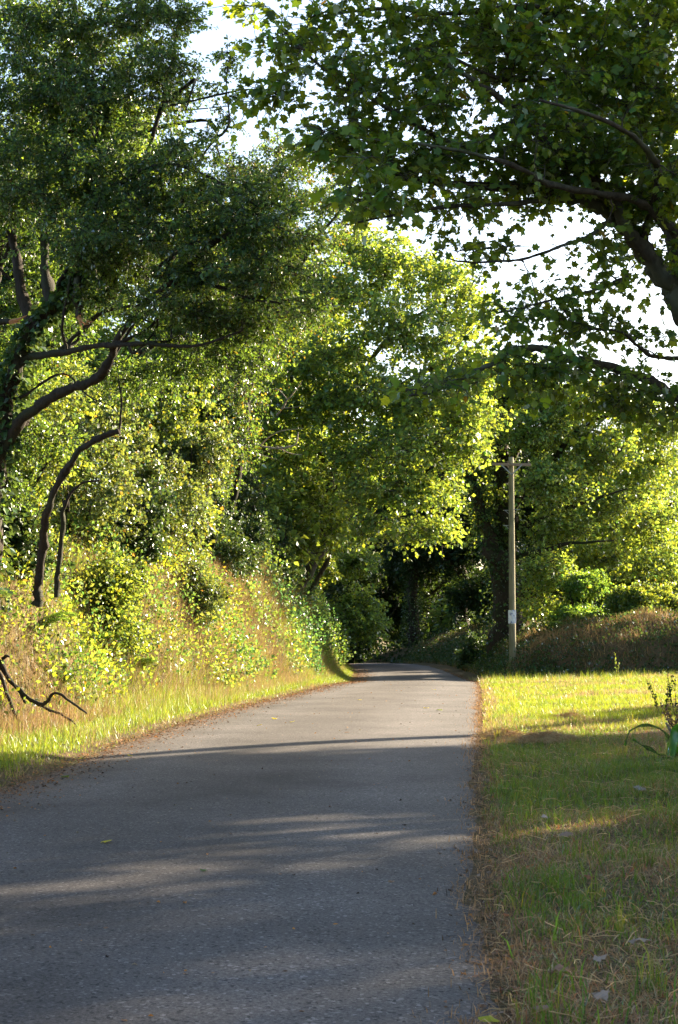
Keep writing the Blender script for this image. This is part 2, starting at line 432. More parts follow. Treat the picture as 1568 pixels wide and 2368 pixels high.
# ------------------------------------------------------------------ trees
def px_clump(x, y, d, rx, ry, rd, wt=1.0):
    return (P(x, y, d), np.array([rx * d / F, rd, ry * d / F]), wt)

def tree(name, label, cat, base, limbs, clumps, n_ends, twigs_per, leaf_per, leaf_size, tmpl, leafm, barkm, seed,
         twig_len=.55, val=.22, yel=.15, brown=0.0, droop=.35, flat=.55, nbias=.8, group=None, ivy=0, ns=9, keep=0, br=.010, tw_r=.004, NP=6, bs=4, far=False):
    g = np.random.default_rng(seed)
    base = np.asarray(base, float)
    root = thing(name, label, cat, base, group)
    S, SR = [], []
    for i, (pts, r0, r1) in enumerate(limbs):
        v, t, c, rad = limb_geo([np.asarray(p, float) for p in pts], r0, r1, ns, rg=g)
        link('trunk' if i == 0 else 'branch', build_mesh('limb', v - base, t, M[barkm], smooth=True), root)
        k0 = 0 if i else len(c) // 3
        S.append(c[k0:]); SR.append(rad[k0:])
    S = np.vstack(S); SR = np.concatenate(SR)
    wts = np.array([c[2] * (c[1][0] * c[1][1] * c[1][2]) ** (1 / 1.5) for c in clumps]); wts /= wts.sum()
    ends, cid = [], []
    for ci, ((cc, rr, _), wt) in enumerate(zip(clumps, wts)):
        k = max(3, int(round(n_ends * wt)))
        dv = unit(g.normal(0, 1, (k, 3))) * (g.random((k, 1)) ** (1 / 2.3))
        ends.append(cc + dv * rr); cid += [ci] * k
    ends = np.vstack(ends); cid = np.array(cid)
    d0 = np.array([np.min(((S - e) ** 2).sum(1)) for e in ends])
    order = np.argsort(d0)
    BP, BR = [], []
    uu = np.linspace(0, 1, NP)[:, None]
    SA = np.zeros((len(S) + len(ends) * 4, 3)); RA = np.zeros(len(SA)); n = len(S); SA[:n] = S; RA[:n] = SR
    for ei in order:
        e = ends[ei]
        dd = ((SA[:n] - e) ** 2).sum(1)
        j = int(np.argmin(dd)); s = SA[j]; L = math.sqrt(dd[j])
        ctrl = s * .5 + e * .5 + g.normal(0, .10 * L, 3) + np.array([0, 0, .12 * L])
        p = (1 - uu) ** 2 * s + 2 * uu * (1 - uu) * ctrl + uu ** 2 * e
        p[1:-1] += g.normal(0, .02 * L, (NP - 2, 3))
        r0 = min(RA[j] * .75, br * (.6 + L)); r = np.linspace(r0, max(tw_r, r0 * .35), NP)
        BP.append(p); BR.append(r)
        SA[n:n + NP - 2] = p[2:]; RA[n:n + NP - 2] = r[2:]; n += NP - 2
    BP = np.array(BP); BR = np.array(BR); nb = len(BP); cid = cid[order]
    # twigs
    T = nb * twigs_per
    bi = np.repeat(np.arange(nb), twigs_per); tt = g.uniform(.35, 1.0, T) * (NP - 1)
    i0 = np.minimum(tt.astype(int), NP - 2); fr = (tt - i0)[:, None]
    s = BP[bi, i0] * (1 - fr) + BP[bi, i0 + 1] * fr
    tan = unit(BP[bi, i0 + 1] - BP[bi, i0])
    d = g.normal(0, 1, (T, 3)); d[:, 2] *= flat; d = unit(d + tan * .7)
    ln = twig_len * g.uniform(.5, 1.3, T)[:, None]
    m1 = s + d * ln * .5 + g.normal(0, .04, (T, 3)) * ln; e = s + d * ln + np.array([0, 0, -1]) * droop * ln * .5
    TP = np.stack([s, m1, e], 1)
    v1, t1 = tubes(BP, BR, bs)
    if far: v2, t2 = tubes(TP[:, ::2], np.tile(np.array([tw_r * 1.2, tw_r * .5]), (T, 1)), 3)
    else: v2, t2 = tubes(TP, np.tile(np.array([tw_r * 1.2, tw_r, tw_r * .5]), (T, 1)), 3)
    link('twigs', build_mesh('twigs', np.vstack([v1, v2]) - base, np.vstack([t1, t2 + len(v1)]), M[barkm], smooth=True), root, 'stuff')
    # leaves
    N = T * leaf_per
    ti = np.repeat(np.arange(T), leaf_per); q = g.uniform(.1, 1.0, N)[:, None]
    c = (1 - q) ** 2 * s[ti] + 2 * q * (1 - q) * m1[ti] + q ** 2 * e[ti]
    side = unit(g.normal(0, 1, (N, 3)))
    ax = unit(d[ti] * .6 + side * .9 + np.array([0, 0, -droop]))
    size = leaf_size * g.uniform(.5, 1.25, N) * np.clip(1 + .15 * g.normal(0, 1, T), .6, 1.4)[ti]
    c = c + side * size[:, None] * .35
    tb = np.clip(1 + g.normal(0, .12, nb), .6, 1.5)
    tn = tints(N, g, val, yel, brown) * tb[bi][ti][:, None]
    if keep:
        # the leaves that show largest are objects of their own
        dep = c[:, 1]; ux = CX + c[:, 0] / dep * F; uy = HZ - (c[:, 2] - CAMH) / dep * F
        vis = (ux > 10) & (ux < 1558) & (uy > 10)
        sc_ = np.where(vis, size / dep, 0); pick = np.argsort(-sc_)[:keep]
        protos = []
        for k in range(8):
            lt = tints(1, g, val, yel)
            lv, lf, ltt = leaves(np.zeros((1, 3)), np.array([[0, 1., 0]]), np.ones(1), tmpl, 50, g, lt)
            protos.append(build_mesh('leaf', lv, lf, M[leafm], ltt))
        crown_leaf = []
        mask = np.ones(N, bool); mask[pick] = False
        for j in pick:
            o = link('leaf', protos[int(j) % 8], root)
            A = ax[j]; nr = unit(g.normal(0, 1, 3) + np.array([0, 0, nbias * 1.6])); nr = unit(nr - A * nr.dot(A)); sx = np.cross(A, nr)
            Mx = Matrix(((sx[0], A[0], nr[0], 0), (sx[1], A[1], nr[1], 0), (sx[2], A[2], nr[2], 0), (0, 0, 0, 1)))
            o.matrix_local = Matrix.Translation(Vector(c[j] - base)) @ Mx @ Matrix.Scale(float(size[j]), 4)
        c, ax, size, tn = c[mask], ax[mask], size[mask], tn[mask]
    v, f, t = leaves(c, ax, size, LEAF_LOBED if tmpl is LEAF_MAPLE else tmpl, nbias, g, tn)
    link('crown', build_mesh('crown', v - base, f, M[leafm], t), root, 'stuff')
    if ivy:
        iv, ia, isz = [], [], []
        for (pts, r0, r1) in limbs[:ivy]:
            cc = catmull(pts, 60); Ln = np.linalg.norm(np.diff(cc, axis=0), axis=1).sum()
            k = int(Ln * 260); q = g.random(k) * 59; i = np.minimum(q.astype(int), 58); fr = (q - i)[:, None]
            pc = cc[i] * (1 - fr) + cc[i + 1] * fr
            dr = unit(g.normal(0, 1, (k, 3)) * [1, 1, .3]); rr = r0 + (r1 - r0) * q / 59
            iv.append(pc + dr * (rr * g.uniform(1.0, 1.9, k) + .03)[:, None]); ia.append(dr + [0, 0, -.8]); isz.append(g.uniform(.07, .16, k))
        iv = np.vstack(iv); v, f, t = leaves(iv, np.vstack(ia), np.concatenate(isz), LEAF_WIDE, .2, g, tints(len(iv), g, .25, .1))
        link('ivy', build_mesh('ivy', v - base, f, M['ivy_leaf'], t), root, 'stuff')
    return root

def lp(pts, d0=None):
    """limb points from photo positions (x, y, depth)"""
    return [P(*p) for p in pts]

# --- near left hawthorn arching over the lane
D = 23.5
hb = np.array([-5.6, 24.4, 0]); hb[2] = height(hb[0], hb[1]) - .2
haw_limbs = [
    (([hb] + lp([(-15, 1150, 24.2), (5, 1000, 24), (25, 880, 23.8), (85, 750, 23.5), (160, 680, 23.2), (205, 590, 23), (230, 480, 23), (215, 360, 22.8), (240, 200, 22.6)])), .17, .03),
    (lp([(0, 1060, 24.1), (60, 960, 23.6), (150, 905, 23.2), (230, 870, 22.9), (270, 790, 22.6), (340, 700, 22.2), (410, 650, 21.9), (480, 655, 21.6), (570, 690, 21.4), (650, 700, 21.2)]), .095, .014),
    (lp([(85, 1400, 24), (94, 1300, 23.9), (105, 1200, 23.5), (140, 1110, 23.1), (190, 1035, 22.8), (278, 996, 22.6)]), .075, .04),
    (lp([(276, 1000, 22.6), (280, 930, 22.5), (272, 860, 22.4)]), .022, .006),
    (lp([(5, 900, 24), (60, 830, 23.6), (130, 818, 23.2), (220, 800, 22.6), (330, 795, 22.2), (450, 800, 21.8), (560, 765, 21.5)]), .07, .012),
    (lp([(75, 770, 23.6), (40, 620, 23.8), (18, 480, 24), (10, 300, 24.2)]), .10, .03),
    (lp([(120, 720, 23.3), (100, 580, 23.6), (140, 430, 23.6), (130, 230, 23.8), (170, 60, 24)]), .09, .02),
    (lp([(175, 660, 23.2), (260, 560, 22.8), (310, 430, 22.6), (370, 260, 22.6), (410, 80, 22.6)]), .07, .015),
    (lp([(400, 650, 21.9), (500, 560, 21.6), (600, 520, 21.4), (690, 540, 21.2)]), .05, .012),
    (lp([(330, 400, 22.6), (430, 400, 22.2), (490, 330, 22), (530, 285, 21.9), (522, 200, 21.9), (533, 120, 21.9)]), .03, .008),
    (lp([(-40, 1000, 24.4), (-30, 800, 24.6), (-5, 650, 24.8), (0, 520, 24.8)]), .13, .05),
    (lp([(10, 1010, 24), (120, 920, 24.4), (260, 850, 24.8), (420, 770, 25), (560, 740, 25)]), .07, .012),
    (lp([(130, 1380, 24), (142, 1250, 23.8), (150, 1170, 23.6), (185, 1120, 23.5), (230, 1110, 23.4)]), .045, .012),
    (lp([(180, 500, 23), (280, 420, 22.3), (400, 380, 21.8), (520, 430, 21.5), (600, 480, 21.2)]), .05, .012),
]
hg = np.random.default_rng(77)
for _ in range(34):   # thinner crossing limbs under the crown
    src = haw_limbs[int(hg.choice([0, 1, 4, 6, 7, 10]))][0]
    cc_ = catmull([np.asarray(q, float) for q in src], 40); s_ = cc_[int(hg.uniform(.25, .8) * 39)]
    e_ = s_ + np.array([hg.uniform(.3, 3.0), hg.uniform(-1.2, .8), hg.uniform(-.3, 2.0)])
    if HZ - (e_[2] - CAMH) / e_[1] * F < 380: e_[2] -= 1.8
    m_ = s_ * .5 + e_ * .5 + hg.normal(0, .28, 3) + [0, 0, .25]
    haw_limbs.append(([s_, s_ * .7 + m_ * .3 + hg.normal(0, .1, 3), m_, m_ * .4 + e_ * .6 + hg.normal(0, .15, 3), e_], hg.uniform(.018, .045), .006))
haw_clumps = [px_clump(*c) for c in [
    (60, 60, 23.5, 190, 120, 1.3), (230, 60, 23, 150, 90, 1.2), (370, 30, 22.6, 90, 60, .8, .8), (430, 40, 22.4, 35, 30, .4, .7),
    (60, 260, 23.5, 150, 150, 1.5), (230, 250, 23, 140, 130, 1.4), (370, 180, 22.5, 100, 80, 1.0), (425, 240, 22.3, 40, 50, .6, .35),
    (530, 130, 22, 18, 22, .2, 1.6), (530, 230, 22, 30, 50, .3, .8), (500, 320, 22, 40, 25, .4, .5),
    (80, 430, 23, 170, 110, 1.4), (280, 400, 22.4, 150, 100, 1.4), (430, 400, 22, 110, 90, 1.0, .8),
    (350, 520, 22, 180, 90, 1.2), (520, 500, 21.6, 120, 80, 1.0), (640, 540, 21.4, 90, 70, .9), (620, 440, 21.6, 70, 50, .8, .8),
    (180, 560, 22, 150, 60, 1.0, .7), (480, 620, 21.6, 150, 55, .9), (640, 640, 21.4, 110, 50, .8), (720, 700, 21.2, 60, 35, .6, .7),
    (400, 730, 22, 150, 55, 1.0, .8), (560, 740, 22, 110, 45, .9, .9), (430, 830, 23, 120, 45, .9, .9), (560, 810, 22.5, 60, 60, .6, .9),
    (240, 700, 23, 100, 50, .9, .5), (300, 880, 24, 120, 50, .8, .7), (120, 640, 24.5, 100, 60, .8, .5),
    (60, 560, 24.5, 100, 80, 1.0, .6), (275, 620, 22.8, 100, 50, 1.0, 1.0), (60, 700, 24.6, 90, 60, 1.0, .8), (40, 830, 24.8, 80, 70, 1.0, .8), (30, 980, 24.8, 60, 80, .8, .8), (110, 1010, 24.4, 60, 40, .6, .5), (20, 1130, 24.6, 40, 50, .6, .7), (160, 760, 24.8, 70, 40, .8, .6)]]
tree('hawthorn_tree', 'dark twisted hawthorn leaning over the lane from the left edge', 'tree', hb, haw_limbs, haw_clumps,
     1650, 5, 17, .064, LEAF_SIMPLE, 'hawthorn_leaf', 'bark_dark', 11, ivy=1, twig_len=.36, val=.28, yel=.14, brown=.004, flat=.6, br=.011, tw_r=.0045)

# --- near right sycamore reaching in from beyond the right edge
sb = np.array([6.6, 16.4, float(height(6.6, 16.4)) - .1])
syc_limbs = [
    ([sb, (6.4, 16.3, 2.0), (5.4, 16.1, 3.9)] + lp([(1640, 790, 16), (1565, 690, 15.9), (1500, 600, 15.8), (1440, 515, 15.6), (1380, 478, 15.4), (1290, 447, 15.2), (1180, 432, 15), (1040, 425, 14.8), (900, 405, 14.6)]), .175, .018),
    (lp([(1560, 680, 15.9), (1470, 560, 15.5), (1400, 450, 15.2), (1330, 375, 15), (1265, 325, 14.8), (1170, 240, 14.6), (1095, 185, 14.4), (960, 110, 14.2)]), .085, .015),
    (lp([(1640, 760, 16.2), (1560, 560, 16.3), (1500, 430, 16.4), (1470, 300, 16.5), (1500, 120, 16.6), (1480, -60, 16.6)]), .11, .04),
    (lp([(1600, 420, 16.3), (1400, 330, 15.6), (1300, 298, 15.2), (1180, 290, 15), (1090, 345, 14.8), (980, 300, 14.6), (890, 245, 14.4), (760, 168, 14.2), (690, 105, 14)]), .055, .010),
    (lp([(1620, 250, 16.4), (1480, 245, 16), (1390, 225, 15.6), (1290, 190, 15.2), (1150, 180, 14.8), (1020, 120, 14.5)]), .045, .010),
    ([(6.3, 16.4, 2.2)] + lp([(1700, 960, 16.6), (1562, 912, 16.2), (1430, 855, 15.8), (1320, 830, 15.4), (1210, 803, 15), (1130, 845, 14.8), (1000, 905, 14.5), (945, 915, 14.4)]), .075, .009),
    (lp([(1450, 640, 15.8), (1380, 670, 15.4), (1290, 690, 15.2), (1150, 725, 14.8)]), .022, .006),
    (lp([(1420, 500, 15.5), (1370, 540, 15.2), (1290, 572, 15), (1200, 600, 14.8), (1080, 606, 14.6), (1020, 592, 14.5)]), .026, .005),
    (lp([(1480, 590, 15.8), (1520, 430, 15), (1500, 350, 14.4), (1400, 280, 13.8), (1250, 230, 13.2)]), .05, .012),
    (lp([(1320, 450, 15.2), (1200, 470, 14.7), (1020, 480, 14.3), (900, 500, 14), (800, 520, 13.8)]), .028, .006),
    (lp([(1560, 540, 15.4), (1480, 470, 15), (1300, 430, 14.4), (1150, 370, 14), (960, 330, 13.6)]), .05, .012),
    (lp([(1495, 150, 16.6), (1380, 60, 16), (1220, 20, 15.4), (1050, 30, 15), (880, 20, 14.6), (720, 40, 14.4)]), .05, .010),
    (lp([(1590, 830, 16.4), (1500, 820, 15.8), (1440, 770, 15.4), (1360, 760, 15.2)]), .03, .008),
]
syc_clumps = [px_clump(*c) for c in [
    (1480, 60, 16, 130, 100, 1.2, 1.6), (1300, 50, 15.5, 150, 90, 1.2, 1.3), (1120, 40, 15, 130, 80, 1.0, 1.2), (930, 50, 14.6, 130, 70, .9), (760, 60, 14.4, 100, 60, .8, .8), (650, 110, 14.3, 60, 50, .5, .9),
    (590, 20, 14.3, 30, 30, .3, .6), (590, 215, 14.3, 30, 20, .3, .5), (660, 210, 14.2, 60, 50, .6, .9), (800, 180, 14.3, 110, 70, .8), (960, 160, 14.5, 110, 80, .9, .9), (1040, 260, 14.7, 110, 60, .9, .7),
    (860, 290, 14.4, 100, 50, .8, .7), (740, 310, 14.2, 60, 35, .5, .9), (880, 350, 14.4, 130, 45, .8), (1040, 380, 14.6, 150, 45, .9), (1200, 390, 14.8, 130, 45, 1.0), (880, 430, 14, 100, 45, .8), (870, 490, 13.9, 70, 40, .6, .8),
    (1180, 150, 15, 120, 80, 1.0), (1300, 210, 15, 120, 80, 1.1), (1430, 190, 15.6, 120, 90, 1.2, 1.4), (1530, 300, 15.6, 80, 120, 1.0, 1.4), (1380, 340, 15, 110, 60, 1.0, 1.2), (1250, 310, 14.6, 110, 50, 1.0),
    (1500, 440, 15.2, 80, 70, .8, 1.4), (1350, 420, 15.4, 120, 45, 1.0, 1.1), (1230, 440, 15, 100, 30, .8, .8), (1050, 460, 14.6, 110, 28, .7, .8),
    (1060, 570, 14.6, 55, 20, .3, .9), (1160, 590, 14.8, 90, 25, .4, .6), (1380, 560, 15.2, 90, 35, .7, .6), (1490, 570, 16, 60, 40, .8, .6), (1270, 660, 15, 75, 30, .5, .7), (1380, 650, 15.4, 60, 30, .5, .45),
    (1180, 720, 14.8, 70, 35, .5, 1.1), (1300, 720, 15.2, 90, 45, .6, 1.0), (1420, 740, 15.5, 80, 45, .7, .6), (1510, 800, 15.8, 60, 35, .7, .45),
    (1150, 850, 14.8, 110, 38, .6, 1.0), (1010, 900, 14.5, 80, 30, .5, 1.0), (1280, 850, 15.1, 120, 45, .7, 1.0), (1420, 890, 15.6, 110, 45, .7, 1.0), (1510, 930, 15.9, 70, 50, .7, 1.0), 
    (1550, 620, 16, 40, 60, .6, 1.0)]]
syc_clumps += [((6.6, 15.8, 8.5), np.array([2.8, 2.8, 2.0]), .35), ((4.0, 14.5, 10.0), np.array([3, 2.5, 1.3]), .35), ((8.5, 17.5, 7), np.array([2.5, 2.5, 3]), .3), ((1.0, 13.8, 8.6), np.array([2.2, 1.8, .8]), .3)]
tree('sycamore_tree', 'large sycamore reaching across the sky from the right edge, lobed leaves and lichen-grey curved limb', 'tree', sb, syc_limbs, syc_clumps,
     1500, 4, 7, .086, LEAF_MAPLE, 'sycamore_leaf', 'bark_grey', 12, twig_len=.42, val=.2, yel=.16, brown=.004, flat=.45, nbias=1.0, keep=300, br=.012)

def simple_limbs(base, top, lean, r, n=5, seed=0, spread=2.5, z0=.35):
    g = np.random.default_rng(seed); base = np.asarray(base, float)
    H = top; L = []
    tip = base + np.array([lean[0], lean[1], H])
    mid = base + np.array([lean[0] * .3, lean[1] * .3, H * .45])
    L.append(([base, mid, tip], r, r * .2))
    for i in range(n):
        t = z0 + (1 - z0) * .75 * i / n
        s = catmull([base, mid, tip], 50)[int(t * 49)]
        a = g.uniform(0, 2 * math.pi); d = np.array([math.cos(a), math.sin(a), .7])
        L.append(([s, s + d * spread * .5 + [0, 0, .1], s + d * spread * [1, 1, 1.2]], r * .45, r * .12))
    return L

# --- middle distance trees seen down the lane
def clumps_px(lst): return [px_clump(*c) for c in lst]

b = np.array([-1.6, 55.0, 0]); b[2] = height(b[0], b[1]) - .3
tree('sycamore_tree', 'tall bright sycamore in the centre, its leafy crown arching right above the lane', 'tree', b,
     [([b] + lp([(705, 1330, 55), (745, 1250, 55), (760, 1150, 54.5), (790, 950, 54), (850, 750, 54), (900, 600, 54)]), .28, .05),
      (lp([(760, 1150, 54.5), (850, 1080, 53), (960, 1050, 52), (1060, 1000, 51.5)]), .16, .03),
      (lp([(770, 1050, 54), (880, 930, 53), (1000, 850, 52), (1090, 820, 52)]), .15, .03),
      (lp([(800, 920, 54), (900, 780, 53), (1010, 700, 53)]), .12, .03),
      (lp([(745, 1230, 55), (840, 1190, 53), (940, 1200, 51)]), .10, .02),
      (lp([(765, 1110, 54.5), (690, 950, 53.5), (660, 780, 53)]), .14, .03),
      (lp([(700, 1400, 55.2), (765, 1280, 54.2), (768, 1220, 54)]), .10, .05)],
     clumps_px([(880, 600, 54, 110, 60, 2.5), (1000, 650, 53.5, 90, 60, 2), (1080, 720, 53, 60, 60, 1.6), (800, 680, 54, 100, 80, 2.4), (920, 760, 52.5, 120, 80, 2.4), (1050, 830, 52, 90, 70, 2),
                (760, 830, 52.5, 90, 70, 2), (880, 900, 52, 100, 70, 2), (1010, 930, 51.5, 110, 60, 2), (1090, 960, 51.5, 60, 50, 1.5), (1080, 1020, 51.5, 50, 60, 1.5), (920, 1030, 51, 110, 60, 2), (800, 1030, 52, 80, 70, 2),
                (860, 1130, 51, 100, 50, 1.8), (980, 1130, 51, 90, 50, 1.6), (1010, 1215, 51, 60, 40, 1.2, .9), (900, 1220, 51, 80, 35, 1.4), (720, 1150, 53, 80, 70, 1.6), (660, 1060, 53, 70, 80, 1.6), (640, 1200, 53.5, 50, 60, 1.2, .8),
                (700, 700, 54, 80, 80, 2), (1120, 860, 52, 50, 50, 1.4), (780, 1230, 53, 40, 60, .8, .8), (690, 930, 53, 80, 60, 1.6), (760, 930, 52.5, 70, 60, 1.6), (700, 830, 54, 70, 60, 1.6), (820, 560, 54, 70, 40, 1.6), (700, 1250, 52.5, 45, 40, 1, .8)]),
     1250, 5, 10, .15, LEAF_WIDE, 'wood_leaf', 'bark_grey', 21, far=True, bs=3, twig_len=.8, val=.22, yel=.15, ns=8, br=.02, tw_r=.008, flat=.5)

b = np.array([-3.6, 44.0, 0]); b[2] = height(b[0], b[1]) - .3
tree('hawthorn_tree', 'dusky hawthorn on the left bank with patches of dead brown leaves high up', 'tree', b,
     [([b] + lp([(540, 1150, 44), (580, 900, 43.5), (620, 700, 43), (640, 520, 43)]), .12, .03),
      (lp([(570, 950, 43.5), (500, 750, 43), (430, 600, 43)]), .12, .03), (lp([(600, 800, 43), (700, 600, 42), (800, 470, 42)]), .12, .02),
      (lp([(620, 700, 43), (560, 500, 43), (540, 380, 43)]), .09, .02)],
     clumps_px([(550, 400, 43.5, 70, 50, 1.5), (660, 365, 43, 80, 45, 1.6), (760, 380, 42.5, 80, 50, 1.5, .8), (640, 460, 42.5, 110, 60, 1.8), (780, 480, 42, 80, 50, 1.4), (560, 560, 43, 100, 60, 1.7), (700, 570, 42, 100, 60, 1.6),
                (460, 480, 44, 90, 80, 1.8), (430, 650, 44, 100, 70, 1.8), (600, 680, 42.5, 100, 60, 1.6), (690, 720, 42.5, 80, 50, 1.2), (500, 780, 43.5, 90, 60, 1.5), (350, 560, 45, 90, 90, 1.8), (620, 800, 43, 60, 60, 1, .7), (560, 900, 42.5, 70, 60, 1.2, .9), (545, 1020, 43, 60, 70, 1.2, .9), (500, 1120, 43, 60, 60, 1.2, .7)]),
     1000, 4, 14, .09, LEAF_SIMPLE, 'hawthorn_leaf', 'bark_dark', 22, far=True, bs=3, twig_len=.6, val=.25, yel=.12, brown=.12, br=.016, tw_r=.006)

# ivy-clad tree behind the pole
b = np.array([6.9, 63.0, 0]); b[2] = height(b[0], b[1]) - .3
tree('ivy_clad_tree', 'broad tree behind the telegraph pole, forked trunk wrapped in dark ivy', 'tree', b,
     [([b] + lp([(1168, 1300, 63), (1165, 1150, 63), (1160, 1000, 63), (1180, 880, 63)]), .62, .18),
      (lp([(1175, 1340, 62.6), (1130, 1240, 62.4), (1100, 1130, 62), (1080, 1040, 62)]), .36, .12),
      (lp([(1180, 1180, 63), (1260, 1080, 62), (1360, 980, 61), (1480, 930, 60)]), .22, .04),
      (lp([(1175, 1080, 63), (1230, 960, 62.5), (1300, 850, 62)]), .2, .04), (lp([(1180, 1240, 63), (1300, 1180, 61.5), (1450, 1130, 60)]), .16, .03),
      (lp([(1165, 1000, 63), (1130, 900, 62.5), (1120, 820, 62)]), .16, .04), (lp([(1185, 1290, 62.8), (1300, 1260, 61.5), (1420, 1250, 60.5)]), .12, .02)],
     clumps_px([(1200, 880, 62, 100, 60, 2.4), (1320, 930, 61.5, 110, 60, 2.4), (1450, 960, 64, 90, 60, 2), (1530, 1010, 65, 70, 60, 2, .8), (1240, 990, 61, 100, 60, 2.2), (1370, 1040, 62, 110, 60, 2.0), (1480, 1100, 65, 90, 60, 2),
                (1280, 1120, 60.5, 90, 60, 2), (1400, 1180, 64, 100, 55, 2), (1500, 1210, 66, 70, 55, 1.8), (1290, 1220, 62, 80, 45, 1.6), (1380, 1280, 65, 80, 40, 1.4), (1470, 1300, 67, 70, 35, 1.2), (1270, 1320, 60.5, 60, 45, 1.4),
                (1120, 1000, 62, 50, 60, 1.6, .6), (1090, 1090, 62.5, 50, 60, 1.5, .6), (1120, 1180, 63, 50, 60, 1.4, .7), (1235, 1400, 61, 50, 30, 1.2, .8), (1540, 1290, 68, 50, 45, 1.2)]),
     1250, 5, 10, .14, LEAF_WIDE, 'wood_leaf', 'bark_ivy', 23, far=True, bs=3, twig_len=.8, val=.24, yel=.18, ivy=2, ns=9, br=.02, tw_r=.008, flat=.45)

# generic background trees share a generator, each with its own form
_forms = {}
def bg_tree(x, y, h, r, seed, label, leafm='wood_leaf', trunk_h=.25, n_ends=420, leaf=.2, name='woodland_tree', ivy=0, tr=.28, dens=1.0, bark='bark_ivy', zlow=None, group='trees along the wooded lane', val=.26, yel=.15):
    """each tree is its own object with its own size, turn and proportions; trees of one form share meshes"""
    g = np.random.default_rng(seed)
    lo = trunk_h if zlow is None else zlow
    key = (leafm, 0 if lo < .15 else (1 if lo < .45 else 2), bool(ivy), seed % 2 if leafm == 'wood_leaf' and lo < .15 else 0, dens > 1.9)
    z0 = float(height(x, y)) - .2
    if key in _forms:
        src, h0, r0 = _forms[key]
        o = src.copy(); col.objects.link(o); o['label'] = label; o['group'] = group; o.name = name
        for ch in list(src.children):
            c = ch.copy(); col.objects.link(c); c.parent = o
        o.location = (x, y, z0); o.scale = (r / r0, r / r0, h / h0); o.rotation_euler = (0, 0, g.uniform(0, 6.3))
        return o
    base = np.array([x, y, z0])
    lim = simple_limbs(base, h * .85, (g.normal(0, .4), 0), tr, 6, seed, r * .7, trunk_h)
    cl = []; dens = max(dens, 1.5)
    for i in range(int(16 * dens)):
        a = g.uniform(0, 2 * math.pi); q = g.uniform(.15, .95); t = g.uniform(lo, 1)
        rad = r * (1 - .55 * max(0, (t - .6) / .4)) * q
        k = r * g.uniform(.26, .46)
        cl.append((base + np.array([math.cos(a) * rad, math.sin(a) * rad, h * t - r * .15]), np.array([k, k, k * .65]), g.uniform(.6, 1.2)))
    o = tree(name, label, 'tree', base, lim, cl, max(n_ends, 950), 4, 11, leaf, LEAF_WIDE, leafm, bark, seed, twig_len=.85, val=val, yel=yel, ns=7, br=.02, tw_r=.009, ivy=ivy, group=group, far=True, bs=3, NP=4)
    _forms[key] = (o, h, r); return o

# behind the centre: the tunnel of shade at the bend
bg_tree(-0.9, 73, 8, 2.5, 31, 'small tree with yellow-green low branches just past the end of the left bank', n_ends=650, leaf=.15, trunk_h=.1)
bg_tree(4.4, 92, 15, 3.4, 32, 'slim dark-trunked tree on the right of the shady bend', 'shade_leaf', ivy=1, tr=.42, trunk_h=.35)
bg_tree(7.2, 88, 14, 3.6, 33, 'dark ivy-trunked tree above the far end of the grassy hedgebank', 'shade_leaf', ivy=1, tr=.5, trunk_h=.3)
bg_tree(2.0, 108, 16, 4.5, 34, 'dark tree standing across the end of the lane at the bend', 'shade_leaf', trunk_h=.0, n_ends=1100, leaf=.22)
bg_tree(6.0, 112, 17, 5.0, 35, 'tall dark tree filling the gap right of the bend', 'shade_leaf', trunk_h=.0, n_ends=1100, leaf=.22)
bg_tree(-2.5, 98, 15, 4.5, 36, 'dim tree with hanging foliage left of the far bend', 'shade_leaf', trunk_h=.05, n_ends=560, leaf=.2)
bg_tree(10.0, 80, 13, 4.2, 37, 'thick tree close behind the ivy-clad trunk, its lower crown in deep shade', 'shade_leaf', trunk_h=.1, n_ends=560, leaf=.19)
bg_tree(-4.0, 66, 17, 4.6, 38, 'tall tree rising behind the left bank beyond the dusky hawthorn', trunk_h=.25, n_ends=800, leaf=.17)
bg_tree(-8.5, 50, 16, 4.6, 39, 'broad tree behind the arching hawthorn, seen as yellow-green patches between its branches', trunk_h=.15, n_ends=900, leaf=.15)
bg_tree(-9.5, 36, 11, 3.4, 40, 'dark leafy tree behind the hawthorn trunk at the left edge', 'shade_leaf', trunk_h=.1, n_ends=700, leaf=.12)
bg_tree(-5.5, 52, 11, 3.4, 41, 'rounded tree on the left bank with dense grey-green foliage below the dusky hawthorn', trunk_h=.05, n_ends=800, leaf=.14)
bg_tree(16.5, 84, 11, 5.0, 42, 'rounded tree at the right edge behind the bracken', trunk_h=.05, n_ends=560, leaf=.19)
bg_tree(12.5, 100, 14, 5.5, 43, 'farther tree showing between the crown of the ivy-clad tree and the right edge', trunk_h=.05, n_ends=560, leaf=.22)
bg_tree(15.5, 78, 6.0, 3.2, 47, 'low leafy tree directly behind the bushes at the right end of the hedgebank', trunk_h=.03, n_ends=500, leaf=.15)
bg_tree(21, 105, 13, 6, 48, 'tree at the far side of the field near the right edge', trunk_h=.03, n_ends=500, leaf=.22)
bg_tree(-2.6, 70, 16, 4.0, 49, 'tall tree just behind the central sycamore, filling the gap on its left', trunk_h=.2, n_ends=1000, leaf=.15, dens=1.4)
bg_tree(-9, 84, 16, 6, 50, 'tree farthest back on the left side, seen as a strip of green', trunk_h=.1, n_ends=700, leaf=.2, dens=1.3)
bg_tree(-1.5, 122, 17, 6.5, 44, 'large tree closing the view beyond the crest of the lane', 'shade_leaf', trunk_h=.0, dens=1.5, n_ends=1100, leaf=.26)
bg_tree(9.0, 126, 18, 7.0, 45, 'large dark tree farthest back on the right of the bend', 'shade_leaf', trunk_h=.0, dens=1.5, n_ends=1100, leaf=.26)
